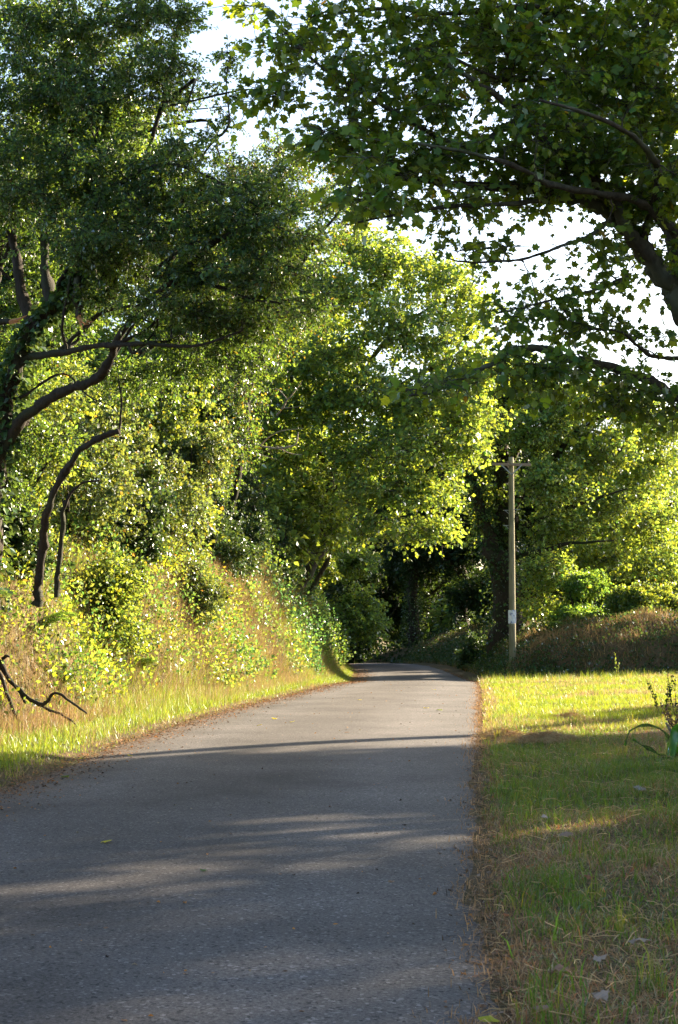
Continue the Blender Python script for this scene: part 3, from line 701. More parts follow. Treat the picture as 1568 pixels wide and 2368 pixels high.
bg_tree(-14, 62, 15, 5.0, 46, 'tree at the back of the left bank, glimpsed through gaps at the left edge', trunk_h=.1, n_ends=500, leaf=.17)
# outside the frame on the right: they shade the near part of the lane
bg_tree(13.5, 24.5, 14, 5.0, 51, 'tree beyond the right edge whose crown shades the near part of the lane', trunk_h=.12, n_ends=1000, leaf=.18, dens=1.6, group='trees in the field right of the lane')
bg_tree(20.5, 34.0, 14, 4.2, 52, 'tree farther out in the field to the right of the lane', trunk_h=.08, n_ends=1000, leaf=.18, dens=1.6, group='trees in the field right of the lane')
bg_tree(17.0, 18.0, 14, 5.0, 53, 'tree in the field level with the leaning sycamore', trunk_h=.08, n_ends=950, leaf=.19, dens=2.0, group='trees in the field right of the lane')
bg_tree(11.0, 9.0, 13, 4.8, 54, 'tree nearest the camera position on the right side', trunk_h=.15, n_ends=1200, leaf=.2, dens=2.0, group='trees in the field right of the lane')

bg_tree(9.6, 28.5, 21, 5.6, 55, 'tall sycamore behind the leaning one, its high crown filling the upper right corner', 'sycamore_leaf', trunk_h=.55, n_ends=750, leaf=.14, dens=1.8, name='sycamore_tree', bark='bark_grey', tr=.3, val=.22)
# ------------------------------------------------------------------ bushes of the hedges
def bush(name, label, x, y, r, h, seed, leafm='bush_leaf', leaf=.075, n=260, tmpl=LEAF_WIDE, val=.25, yel=.18, brown=.01, group=None, per=(3, 12), cat='bush', z=None, tl=.35):
    g = np.random.default_rng(seed)
    z0 = float(height(x, y)) - .15 if z is None else z
    base = np.array([x, y, z0]); lim = []
    for i in range(5):
        a = g.uniform(0, 2 * math.pi); q = g.uniform(.2, .7) * r
        lim.append(([base + [math.cos(a) * .1, math.sin(a) * .1, 0], base + [math.cos(a) * q * .6, math.sin(a) * q * .6, h * .4], base + [math.cos(a) * q, math.sin(a) * q, h * g.uniform(.6, .85)]], .03, .008))
    cl = []
    for i in range(11):
        a = g.uniform(0, 2 * math.pi); q = g.uniform(0, .75) * r; t = g.uniform(.1, .85)
        k = r * g.uniform(.3, .5)
        cl.append((base + np.array([math.cos(a) * q, math.sin(a) * q, h * t]), np.array([k, k, h * g.uniform(.14, .26)]), 1.0))
    rt = tree(name, label, cat, base, lim, cl, n, per[0], per[1], leaf, tmpl, leafm, 'bark_dark', seed, twig_len=tl, val=val, yel=yel, brown=brown, ns=5, br=.008, tw_r=.003, flat=.9, group=group, nbias=.4, NP=4, bs=3, far=True)
    for c in rt.children:
        if c.name.startswith('trunk'): c.name = 'stem'
        elif c.name.startswith('branch'): c.name = 'stem'
        elif c.name.startswith('crown'): c.name = 'foliage'
    return rt

HB = 'bushes crowding the left bank'
bs = [(-6.6, 27.5, 1.7, 2.6, 'bush_leaf', .075, 'sunlit yellow-green bush at the foot of the hawthorn'),
      (-5.9, 30.5, 1.5, 3.4, 'bush_leaf', .08, 'tall sunlit bush behind the broken hawthorn limb'),
      (-6.4, 33.5, 1.7, 4.2, 'bush_leaf', .08, 'tall golden-lit bush reaching up under the arching hawthorn'),
      (-4.9, 34.5, 1.2, 2.8, 'bush_leaf', .085, 'bright hazel-like bush leaning out midway along the left bank'),
      (-4.9, 38.0, 1.5, 4.6, 'bush_leaf', .10, 'upright bush with large yellow leaves next to the pale dead branch'),
      (-3.6, 41.5, 1.2, 2.7, 'ivy_leaf', .085, 'grey-green ivy-covered bush where the sunlight on the bank ends'),
      (-3.1, 46.0, 1.3, 3.2, 'ivy_leaf', .09, 'glossy dark ivy mound on the bank before the central sycamore'),
      (-2.0, 50.5, 1.2, 3.0, 'ivy_leaf', .10, 'shaded holly-dark bush beside the central sycamore trunk'),
      (-8.0, 25.0, 1.8, 3.0, 'bush_leaf', .075, 'bush at the left edge behind the hawthorn stems'),
      (-1.2, 59.5, 1.2, 2.4, 'bush_leaf', .11, 'bush past the central trunk at the end of the left bank'),
      (-5.6, 26.0, .9, 1.5, 'ivy_leaf', .07, 'dark low bramble mound at the left edge above the fallen branch'),
      (-5.0, 30.0, 1.0, 1.7, 'bush_leaf', .065, 'bright bramble spilling down the left bank below the broken limb'),
      (-4.9, 32.4, .9, 2.0, 'ivy_leaf', .075, 'dark green bush forming the shadowed hollow in the sunlit bank'),
      (-3.9, 35.6, .8, 1.4, 'bush_leaf_olive', .06, 'low dull-coloured bush beside the brown bracken patch'),
      (-4.2, 37.0, 1.0, 3.4, 'bush_leaf', .09, 'narrow upright bush of ivy shoots in front of the large yellow-leaved one'),
      (-2.9, 43.5, .9, 1.8, 'ivy_leaf', .08, 'low ivy mound where the bank turns dark'),
      (-5.2, 43.0, 1.6, 5.0, 'bush_leaf', .10, 'tall dull-green bush behind the ivy-covered one')]
for i, (x, y, r, h, lm, ls, lab) in enumerate(bs):
    if 26 < y < 39: x += .55; h *= 1.12
    if i in (1, 3, 8, 14, 16): lm = 'bush_leaf_olive'
    bush('hedge_bush', lab, x, y, r, h, 60 + i, lm, ls, 300, group=HB)
# on the right hedgebank
bush('hedge_bush', 'silvery-green bush on top of the hedgebank left of the telegraph pole', *P(1095, 1420, 66)[:2], .75, 1.5, 80, 'ivy_leaf', .10, 200, group='bushes on the right hedgebank')
bush('hedge_bush', 'large soft green bush on the hedgebank right of the telegraph pole', *P(1340, 1400, 59.5)[:2], 1.5, 2.2, 81, 'fern_leaf', .11, 480, group='bushes on the right hedgebank', tmpl=LEAF_SIMPLE)
bush('hedge_bush', 'sunlit yellow-green bush on the hedgebank nearer the right edge', *P(1470, 1400, 58)[:2], 1.2, 1.6, 82, 'bush_leaf', .10, 420, group='bushes on the right hedgebank')
bush('hedge_bush', 'low bush at the right edge on top of the hedgebank', *P(1560, 1400, 59)[:2], 1.2, 1.7, 83, 'bush_leaf', .10, 260, group='bushes on the right hedgebank')

# ------------------------------------------------------------------ ferns
def fern(x, y, size, seed, label, nf=8, tilt=0.0, group='bracken and ferns', dead=False):
    g = np.random.default_rng(seed)
    z0 = float(height(x, y)) - .02
    root = thing('fern', label, 'fern', (x, y, z0), group)
    for k in range(nf):
        a = g.uniform(0, 2 * math.pi); L = size * g.uniform(.7, 1.1); n = 16
        d = np.array([math.cos(a), math.sin(a), 0]); t = np.linspace(0, 1, n)[:, None]
        c = d * L * .75 * t ** 1.1 + np.array([0, 0, 1]) * L * (1.1 * t - .75 * t * t)
        v, f = tubes(c[None], np.linspace(.006, .002, n)[None], 3)
        tv = [v]; tf = [f]; tt = [np.ones((len(v), 3)) * [1.6, .8, .4]]
        side = np.cross(d, [0, 0, 1.])
        pc, pa, ps = [], [], []
        for i in range(2, n):
            for s in (-1, 1):
                pl = L * .30 * math.sin(math.pi * (i / n) ** .7) + .015
                for q in np.linspace(.15, 1, 5):
                    pc.append(c[i] + side * s * pl * q + d * pl * .25 * q); pa.append(d * .9 + side * s * .5 + g.normal(0, .15, 3)); ps.append(L * .075 * (1.1 - q * .7))
                    pc.append(c[i] + side * s * pl * q + d * pl * .25 * q); pa.append(-d * .9 + side * s * .5 + g.normal(0, .15, 3)); ps.append(L * .075 * (1.1 - q * .7))
        pc = np.array(pc); lv, lf, lt = leaves(pc, np.array(pa), np.array(ps), LEAF_SIMPLE, 3, g, tints(len(pc), g, .15, .12) * (np.array([3, 1.0, .8]) if dead else 1))
        me = build_mesh('frond', np.vstack([v, lv]), np.vstack([f, lf + len(v)]), M['fern_leaf'], np.vstack([tt[0], lt]))
        link('frond', me, root)
    return root
for i, (px, py, d, s, lab) in enumerate([
    (250, 1170, 30, .8, 'bright fern below the broken end of the hawthorn limb'), (215, 1240, 29, .7, 'fern just under the topmost bright one on the left bank'),
    (95, 1400, 26, .8, 'large yellow-green fern at the left edge of the bank'), (150, 1470, 26, .6, 'fern low on the bank above the fallen branch'),
    (330, 1330, 31, .6, 'fern on the mid slope of the left bank above the brown bracken'), (1350, 1410, 58, .9, 'pale green bracken clump in front of the large soft bush'),
    (1290, 1420, 58, .8, 'bracken clump between the pole and the large soft bush'), (1430, 1400, 57, .8, 'sunlit bracken clump on the hedgebank toward the right edge')]):
    p = P(px, py, d)
    fern(p[0], p[1], s, 100 + i, lab, 9)

# ------------------------------------------------------------------ ground cover (countless)
def surf_pts(n, xf, yr, g, keep=None, ypow=1.0):
    y = yr[0] + (yr[1] - yr[0]) * g.random(n) ** ypow
    x = xf(y, g.random(n))
    if keep is not None:
        k = keep(x, y); x, y = x[k], y[k]
    return x, y
def normal_at(x, y):
    e = .15; hx = (height(x + e, y) - height(x - e, y)) / (2 * e); hy = (height(x, y + e) - height(x, y - e)) / (2 * e)
    return unit(np.stack([-hx, -hy, np.ones_like(hx)], 1))

g = np.random.default_rng(300)
# leafy cover on the left bank
x, y = surf_pts(270000, lambda y, u: roadL(y) - .7 - 7.2 * u ** 1.15, (14, 86), g, ypow=1.15)
s = roadL(y) - x
wv = np.interp(y, [-20, 8, 22, 30, 40, 60, 90], [3.2, 2.9, 2.1, 1.3, .75, .45, .5])
brownn = vnoise(x, y + height(x, y), .55, 20)
low = sst((s - wv + .35 - 1.0 * sst((y - 23) / 8) * vnoise(x, y, .8, 21) - .0 * sst((y - 25) / 8)) / .7)      # grass gives way to leaves up the slope
k = (g.random(len(x)) < low) & ~((brownn > .56) & (g.random(len(x)) < .85) & (s < wv + 3.0))
x, y = x[k], y[k]
nr = normal_at(x, y); tall = .10 + .95 * vnoise(x, y, 1.1, 22) ** 2.2 + .35 * vnoise(x, y, 3.2, 23) ** 2
c = np.stack([x, y, height(x, y)], 1) + nr * (tall * g.random(len(x)) ** .6)[:, None]
ax = unit(nr * .5 + g.normal(0, .8, (len(x), 3)) + [0, 0, .3])
shade = sst((y - 40) / 4)[:, None]  # far bank leaves tinted darker and bluer, shade put into the colour
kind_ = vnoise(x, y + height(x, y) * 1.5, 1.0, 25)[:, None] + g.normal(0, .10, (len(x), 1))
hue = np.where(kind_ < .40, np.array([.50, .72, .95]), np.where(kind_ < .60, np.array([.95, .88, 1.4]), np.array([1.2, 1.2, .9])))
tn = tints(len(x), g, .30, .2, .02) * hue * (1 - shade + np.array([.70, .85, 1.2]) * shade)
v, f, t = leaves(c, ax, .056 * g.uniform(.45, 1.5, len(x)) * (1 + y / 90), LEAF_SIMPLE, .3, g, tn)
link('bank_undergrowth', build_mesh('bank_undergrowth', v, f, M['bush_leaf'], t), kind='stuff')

def blades(x, y, h, wd, g, lean=.5, tint=None, lmin=0.0, zoff=0.0, bend=None, one=False):
    N = len(x); z = height(x, y) + zoff
    onr = (x > roadL(y)) & (x < roadR(y)); z = np.where(onr, roadz(y) + .012, z)
    b = np.stack([x, y, z], 1)
    a = g.uniform(0, 2 * np.pi, N); wdir = np.stack([np.cos(a), np.sin(a), np.zeros(N)], 1)
    a2 = g.uniform(0, 2 * np.pi, N); ld = np.stack([np.cos(a2), np.sin(a2), np.zeros(N)], 1)
    if bend is not None: ld = unit(ld + bend)
    ln = ((lmin + np.abs(g.normal(0, lean, N))) * h)[:, None]
    up = np.array([0, 0, 1.])
    w2 = (wd * .5)[:, None] * wdir
    hh = np.sqrt(np.maximum(h ** 2 - (ln[:, 0] * .8) ** 2, (h * .12) ** 2))[:, None]
    mid = b + up * hh * .6 + ld * ln * .30; tip = b + up * hh * .95 + ld * ln
    if one:
        V = np.stack([b - w2 * 1.3, b + w2 * 1.3, tip], 1)
        return V.reshape(-1, 3), np.arange(N * 3).reshape(-1, 3), np.repeat(tint, 3, 0)
    V = np.stack([b - w2, b + w2, mid - w2 * .75, mid + w2 * .75, tip], 1)
    Fc = np.array([(0, 1, 3), (0, 3, 2), (2, 3, 4)])[None] + (np.arange(N) * 5)[:, None, None]
    return V.reshape(-1, 3), Fc.reshape(-1, 3), np.repeat(tint, 5, 0)

def grass_tint(N, g, dry, green=(1, 1, 1)):
    t = tints(N, g, .2, .15) * np.array(green)
    d = g.random(N) < dry
    pal = np.array([(3.0, 1.35, 3.0), (3.6, 1.7, 4.0), (2.2, .85, 1.6), (2.6, 1.5, 2.4)])
    t[d] = pal[g.integers(0, 4, d.sum())] * np.clip(1 + g.normal(0, .25, (d.sum(), 1)), .4, 1.6)
    return t

# right verge: near (shaded, mixed dry), far (sunlit, mown)
def right_x(wmax): return lambda y, u: roadR(y) - .06 + wmax(y) * u
x, y = surf_pts(250000, right_x(lambda y: np.minimum(.26 * y + 1.4 - roadR(y), 9) + .8), (4.6, 25), g, ypow=1.0)
r = x - roadR(y)
gn = vnoise(x, y, .9, 30); strip = np.exp(-((y - 15.5) / 3.2) ** 2)
dry = np.clip(.74 - .72 * strip - 1.1 * (gn - .5) + .35 * (r < .18) - .25 * sst((y - 21) / 3), .06, .93)
hn = vnoise(x, y, 2.2, 31)
h = (.035 + .12 * hn ** 2 * (.4 + vnoise(x, y, .7, 61)) + .07 * strip * hn) * g.uniform(.4, 1.3, len(x)) * np.clip(.6 + r * 1.5, .6, 1)
tall = g.random(len(x)) < .02; h = np.where(tall, h * 1.8, h)
k = (r > .05 * g.random(len(x)))
isd = g.random(len(x)) < dry
lean_h = np.where(isd, 1.0, .5)
x, y, h, isd = x[k], y[k], h[k], isd[k]
for nm, sel, mat, ln, tnt in (('green_grass', ~isd, 'grass_blade', .95, None), ('dry_grass', isd, 'dry_stalk', .9, None)):
    n_ = int(sel.sum())
    pale = g.random((n_, 1)) ** 1.6
    if nm == 'green_grass': tn = tints(n_, g, .22, .18)
    else: tn = np.clip((np.array([1.05, .74, .52]) * (1 - pale) + np.array([2.7, 2.3, 1.85]) * pale) * (1 + g.normal(0, .2, (n_, 1))), .15, 2) * np.where(g.random((n_, 1)) < .12, np.array([1.3, .75, .6]), 1)
    v, f, t = blades(x[sel], y[sel], h[sel] * (1.3 if nm == 'dry_grass' else 1), np.where(g.random(n_) < .1, .008, .0045) * (1 if nm == 'green_grass' else .9), g, ln, tn, lmin=.2 if nm == 'green_grass' else .75)
    link(nm, build_mesh(nm, v, f, M[mat], t), kind='stuff')

n_ = 22000      # short matted thatch and crumbs right at the edge of the asphalt
y = 4.6 + 42 * g.random(n_) ** 1.6; x = roadR(y) + g.normal(.06, .13, n_) + .22 * (vnoise(y * 0, y, 2.2, 50) - .5)
v, f, t = blades(x, y, g.uniform(.015, .075, n_), g.uniform(.003, .007, n_), g, 2.2, np.clip(np.array([1.3, 1.0, .8]) * (1 + g.normal(0, .4, (n_, 1))), .1, 2.6))
link('edge_thatch', build_mesh('edge_thatch', v, f, M['dry_stalk'], t), kind='stuff')
n_ = 1500
x, y = surf_pts(n_, right_x(lambda y: .26 * y + .8 - roadR(y)), (4.6, 22), g)
dr = unit(g.normal(0, 1, (n_, 3)) * [1, 1, .22]); L = g.uniform(.04, .20, (n_, 1)) ** 1.2 * 1.2; c = np.stack([x, y, height(x, y) + g.uniform(.015, .07, n_)], 1)
v, t = tubes(np.stack([c - dr * L / 2, c + g.normal(0, .008, (n_, 3)) + [0, 0, .01], c + dr * L / 2], 1), np.tile([.0022, .002, .0012], (n_, 1)), 3)
link('fallen_stalks', build_mesh('fallen_stalks', v, t, M['dry_stalk'], np.repeat(np.clip(np.array([2.3, 2.0, 1.65]) * (1 + g.normal(0, .3, (n_, 1))), .2, 4), 9, 0)), kind='stuff')
n_ = 420
tx = 5 + 50 * g.random(n_); ty = tx; rx_ = roadR(ty) + .1 + g.random(n_) ** 1.2 * np.minimum(.24 * ty + 1 - roadR(ty), 11)
k = rbank(rx_, ty) < .1; rx_, ty = rx_[k], ty[k]; m_ = 26
cx_ = np.repeat(rx_, m_) + g.normal(0, .05, len(rx_) * m_); cy_ = np.repeat(ty, m_) + g.normal(0, .05, len(rx_) * m_)
th_ = np.repeat(g.uniform(.09, .20, len(rx_)) * (1 + .5 * sst((ty - 40) / 8)), m_)
tc_ = np.repeat(np.where(g.random((len(rx_), 1)) < .3, np.array([[1.9, 1.3, 1.6]]), np.array([[.95, 1.05, .9]])), m_, 0)
v, f, t = blades(cx_, cy_, th_ * g.uniform(.5, 1.2, len(cx_)), g.uniform(.004, .008, len(cx_)), g, .55, tints(len(cx_), g, .2, .12) * tc_, lmin=.1)
link('grass_tufts', build_mesh('grass_tufts', v, f, M['grass_blade'], t), kind='stuff')
n_ = 6000
x, y = surf_pts(n_, right_x(lambda y: .26 * y + .8 - roadR(y)), (4.6, 24), g)
x = x + .15; k = g.random(n_) < .25 + 1.5 * (vnoise(x, y, 1.3, 62) - .35); x, y = x[k], y[k]; n_ = len(x)
v, f, t = blades(x, y, g.uniform(.06, .17, n_), g.uniform(.005, .011, n_), g, .9, tints(n_, g, .3, .15) * [.95, 1.1, 1.0])
link('broad_grass', build_mesh('broad_grass', v, f, M['grass_blade'], t), kind='stuff')

x, y = surf_pts(150000, right_x(lambda y: np.minimum(.27 * y + 1 - roadR(y), 12)), (23, 56), g, ypow=1.15)
r = x - roadR(y)
k = (rbank(x, y) < .1) & (r > .05); x, y, r = x[k], y[k], r[k]
pn = vnoise(x, y, .45, 33); pn2 = vnoise(x, y, 1.6, 34)
dry = np.clip(.46 + 1.3 * (pn - .5) + .7 * (pn2 - .5) + .5 * (r < .35), .05, .85)
h = (.05 + .09 * pn2 + .26 * sst((y - 47 + (x - 6) * .4) / 6) * g.random(len(x)) ** 2) * g.uniform(.5, 1.3, len(x))
tn = grass_tint(len(x), g, 0, (1.25, 1.15, .9)); isd = g.random(len(x)) < dry
v, f, t = blades(x[~isd], y[~isd], h[~isd], np.full((~isd).sum(), .009), g, .5, tn[~isd], one=True)
link('sunlit_grass', build_mesh('sunlit_grass', v, f, M['grass_blade'], t), kind='stuff')
n_ = int(isd.sum())
v, f, t = blades(x[isd], y[isd], h[isd] * .7, np.full(n_, .009), g, 1.1, np.clip(np.array([1.7, 1.55, 1.35]) * (1 + g.normal(0, .25, (n_, 1))), .2, 3), one=True)
link('mown_hay', build_mesh('mown_hay', v, f, M['dry_stalk'], t), kind='stuff')

# left verge
x, y = surf_pts(260000, lambda y, u: roadL(y) + .10 - u * (np.interp(y, [8, 22, 30, 40, 60, 80], [3.8, 3.5, 3.1, 2.5, 2.0, 1.8])), (12, 90), g, ypow=1.2)
s = roadL(y) - x
pn = vnoise(x, y, .7, 35)
dry = np.clip(.12 + .55 * sst((y - 26) / 10) * (s > .5) + .35 * sst((s - 1.2) / 1) - .3 * sst((y - 44) / 6) + .5 * (s < .25) + .6 * (pn - .5), .05, .9)
h = (.07 + .28 * sst(s / 1.6) * sst((y - 24) / 8) + .10 * pn) * g.uniform(.4, 1.4, len(x)) * np.clip(.3 + s * 1.6, .3, 1)
isd = g.random(len(x)) < dry
k = g.random(len(x)) < np.clip(.12 + s * 1.6, 0, 1); x, y, h, isd = x[k], y[k], h[k], isd[k]
tn = grass_tint(len(x), g, 0, (1.15, 1.1, .9))
v, f, t = blades(x[~isd], y[~isd], h[~isd], np.full((~isd).sum(), .008), g, .6, tn[~isd], one=True)
link('verge_grass', build_mesh('verge_grass', v, f, M['grass_blade'], t), kind='stuff')
n_ = int(isd.sum())
v, f, t = blades(x[isd], y[isd], h[isd] * 1.2, np.full(n_, .007), g, .75, np.clip(np.array([1.3, 1.22, .95]) * (1 + g.normal(0, .25, (n_, 1))), .2, 2), bend=np.array([.5, 0, 0]), one=True)
link('dry_verge_grass', build_mesh('dry_verge_grass', v, f, M['dry_stalk'], t), kind='stuff')

# brown bracken and dry grass hanging on the left bank
x, y = surf_pts(110000, lambda y, u: roadL(y) - .6 - 5 * u, (16, 74), g, ypow=1.1)
bn = vnoise(x, y + height(x, y), .55, 20)
s = roadL(y) - x
k = ((bn > .50) | (g.random(len(x)) < .16)) & (s > 1.0); x, y = x[k], y[k]; n_ = len(x)
sh = sst((y - 40) / 4)[:, None]  # stalk tint darkened along the far bank to stand for shade
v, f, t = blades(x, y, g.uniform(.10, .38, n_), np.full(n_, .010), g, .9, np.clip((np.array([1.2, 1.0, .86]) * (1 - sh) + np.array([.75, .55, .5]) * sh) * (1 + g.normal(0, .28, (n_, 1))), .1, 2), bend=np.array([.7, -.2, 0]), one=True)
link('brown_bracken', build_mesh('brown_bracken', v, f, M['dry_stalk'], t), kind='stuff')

# right hedgebank: dry grass above, ivy on the shaded face
x = g.uniform(2, 20, 240000); y = g.uniform(48, 88, 240000)
bb = rbank(x, y); k = (bb > -.2) & (bb < 4.5) & (x < .25 * y + 2); x, y, bb = x[k], y[k], bb[k]
isd = g.random(len(x)) < np.clip(.30 + .5 * sst((bb - .4) / 1.6) + .5 * (vnoise(x, y, .8, 70) - .5), 0, 1)
n_ = int(isd.sum())
v, f, t = blades(x[isd], y[isd], g.uniform(.12, .42, n_), np.full(n_, .014), g, .7, np.clip(np.array([1.25, 1.1, .85]) * (1 + g.normal(0, .4, (n_, 1))), .1, 3), bend=np.array([-.3, -.6, 0]), one=True)
link('bank_dry_grass', build_mesh('bank_dry_grass', v, f, M['dry_stalk'], t), kind='stuff')
x, y = x[~isd], y[~isd]; nr = normal_at(x, y)
c = np.stack([x, y, height(x, y)], 1) + nr * (.28 * g.random(len(x)))[:, None]
v, f, t = leaves(c, unit(nr + g.normal(0, .8, (len(x), 3))), .11 * g.uniform(.5, 1.3, len(x)), LEAF_SIMPLE, .3, g, tints(len(x), g, .25, .15))
link('bank_ivy', build_mesh('bank_ivy', v, f, M['ivy_leaf'], t), kind='stuff')

# far fields of undergrowth below the trees
x = g.uniform(-26, 26, 60000); y = g.uniform(60, 135, 60000)
k = ((x > roadR(y) + 2) & (rbank(x, y) > 2.5)) | ((x < roadL(y) - .3) & (y > 70)) | ((y > 88) & (x > roadR(y) + .3)); x, y = x[k], y[k]
c = np.stack([x, y, height(x, y) + 1.1 * g.random(len(x)) ** 1.5 * vnoise(x, y, .4, 40)], 1)
v, f, t = leaves(c, g.normal(0, 1, (len(x), 3)), .24 * g.uniform(.5, 1.3, len(x)), LEAF_SIMPLE, .4, g, tints(len(x), g))
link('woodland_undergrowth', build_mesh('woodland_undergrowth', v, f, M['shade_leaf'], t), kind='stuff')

# litter of dead leaves, chips and grit along both edges of the lane
yy = 4.5 + 63 * g.random(17000) ** 1.5; left = g.random(17000) < .8
off = np.abs(g.normal(0, .35, 17000))
xx = np.where(left, roadL(yy) + off - .12, roadR(yy) - off * .35 + .12)
zz = np.where((xx > roadL(yy)) & (xx < roadR(yy)), roadz(yy) + .018 + .035 * (1 - (2 * (xx - roadL(yy)) / (roadR(yy) - roadL(yy)) - 1) ** 2), height(xx, yy) + .02)
pal = np.array([(1, 1, 1), (1.3, 1.1, 1.0), (.5, .45, .4), (1.2, 1.4, 1.7), (1.7, 1.2, .6), (.35, .35, .35)])
tn = pal[g.integers(0, 6, 17000)]
v, f, t = leaves(np.stack([xx, yy, zz], 1), g.normal(0, 1, (17000, 3)) * [1, 1, .12], g.uniform(.010, .034, 17000) * (1 + yy / 60), LEAF_SIMPLE, 3, g, tn)
link('leaf_litter', build_mesh('leaf_litter', v, f, M['dry_leaf'], t), kind='stuff')

n_ = 900        # crumbs of leaf and stalk blown over the asphalt
yy = 5 + 50 * g.random(n_) ** 1.4; uu_ = g.beta(.6, .8, n_); xx = roadL(yy) * (1 - uu_) + roadR(yy) * uu_
zz = roadz(yy) + .016 + .035 * (1 - (2 * uu_ - 1) ** 2)
v, f, t = leaves(np.stack([xx, yy, zz], 1), g.normal(0, 1, (n_, 3)) * [1, 1, .1], g.uniform(.008, .03, n_) * (1 + yy / 60), LEAF_SIMPLE, 3, g, np.array([(1, 1, 1), (.3, .3, .3), (1.8, 1.3, .5), (1.2, 1.5, 1.6)])[g.integers(0, 4, n_)])
link('road_crumbs', build_mesh('road_crumbs', v, f, M['dry_leaf'], t), kind='stuff')

# ------------------------------------------------------------------ wooden electricity pole
def cyl_pts(p0, p1, r0, r1, ns=20, n=2):
    c = np.linspace(0, 1, n)[:, None]; c = np.asarray(p0) * (1 - c) + np.asarray(p1) * c
    v, t = tubes(c[None], np.linspace(r0, r1, n)[None], ns)
    a = len(v); v = np.vstack([v, c[0], c[-1]])
    e0 = np.array([[(i + 1) % ns, i, a] for i in range(ns)]); b0 = (n - 1) * ns
    e1 = np.array([[b0 + i, b0 + (i + 1) % ns, a + 1] for i in range(ns)])
    return v, np.vstack([t, e0, e1])
def box_pts(c, s, rot=0.0):
    c = np.asarray(c, float); s = np.asarray(s, float) / 2
    v = np.array([(x, y, z) for x in (-1, 1) for y in (-1, 1) for z in (-1, 1)], float) * s
    cr, sr = math.cos(rot), math.sin(rot); v = np.stack([v[:, 0] * cr - v[:, 2] * sr, v[:, 1], v[:, 0] * sr + v[:, 2] * cr], 1) + c
    q = [(0, 1, 3, 2), (4, 6, 7, 5), (0, 4, 5, 1), (2, 3, 7, 6), (0, 2, 6, 4), (1, 5, 7, 3)]
    return v, np.array([t for a in q for t in ((a[0], a[1], a[2]), (a[0], a[2], a[3]))])
PD = 56.0
pb = P(1185, 1480, PD); ptop = P(1182, 1057, PD)
pz = float(height(pb[0], PD)) - .6
pole = thing('telegraph_pole', 'weathered wooden pole with a crossarm and torn white notice, standing on the right hedgebank', 'pole', (pb[0], PD, pz))
ph = ptop[2] - pz
v, t = cyl_pts((0, 0, 0), (ptop[0] - pb[0], 0, ph), .135, .095, 24, 30); link('post', build_mesh('post', v, t, M['pole'], smooth=True), pole)
xt = ptop[0] - pb[0]
az = P(1182, 1075, PD)[2] - pz
v, t = box_pts((xt, -.13, az), (1.42, .09, .10), R_(-.8)); arm = link('crossarm', build_mesh('crossarm', v, t, M['arm']), pole)
for sgn in (-1, 1):
    v, t = box_pts((xt + sgn * .18, -.182, az - .21), (.56, .014, .045), R_(sgn * 44)); link('brace', build_mesh('brace', v, t, M['steel']), pole)
v, t = cyl_pts((xt, -.24, az), (xt, .12, az), .016, .016, 8); link('bolt', build_mesh('bolt', v, t, M['steel']), pole)
for k, (ox, s) in enumerate(((-.62, 1), (.28, 1), (.62, 1))):
    v1, t1 = cyl_pts((xt + ox, -.13, az + .03), (xt + ox, -.13, az + .16), .010, .010, 6)
    v2, t2 = cyl_pts((xt + ox, -.13, az + .10), (xt + ox, -.13, az + .19), .035, .022, 10, 3)
    p_ = link('insulator', build_mesh('insulator', v2, t2, M['ceramic'], smooth=True), pole); link('pin', build_mesh('pin', v1, t1, M['steel']), p_)
for (yy_, sd) in ((1180, -1), (1178, 1), (1215, -1)):
    zz_ = P(1182, yy_, PD)[2] - pz
    v1, t1 = box_pts((xt * .7 + sd * .20, -.02, zz_), (.24, .02, .02)); v2, t2 = box_pts((xt * .7 + sd * .17, -.02, zz_ - .07), (.18, .012, .016), R_(sd * 42))
    link('step_bracket', build_mesh('step_bracket', np.vstack([v1, v2]), np.vstack([t1, t2 + 8]), M['steel']), pole)
# notice curled round the post, its edges torn
za, zb = P(1182, 1442, PD)[2] - pz, P(1182, 1411, PD)[2] - pz
n1, n2 = 14, 12; vs = []
for i in range(n1):
    a = -math.pi / 2 - 1.15 + 2.0 * i / (n1 - 1) * 1.0
    for j in range(n2):
        zf = j / (n2 - 1); rr = .137 + (.012 * math.sin(i * 1.3 + j) if 2 < i < n1 - 2 else .035)
        jag = .03 * math.sin(i * 2.7) * (j == 0) + .02 * math.sin(i * 3.9) * (j == n2 - 1)
        vs.append((math.cos(a) * rr, math.sin(a) * rr, za + (zb - za) * zf + jag))
ts = []
for i in range(n1 - 1):
    for j in range(n2 - 1):
        q = i * n2 + j; ts += [(q, q + n2, q + n2 + 1), (q, q + n2 + 1, q + 1)]
link('notice', build_mesh('notice', np.array(vs), np.array(ts), M['paper'], smooth=True), pole)

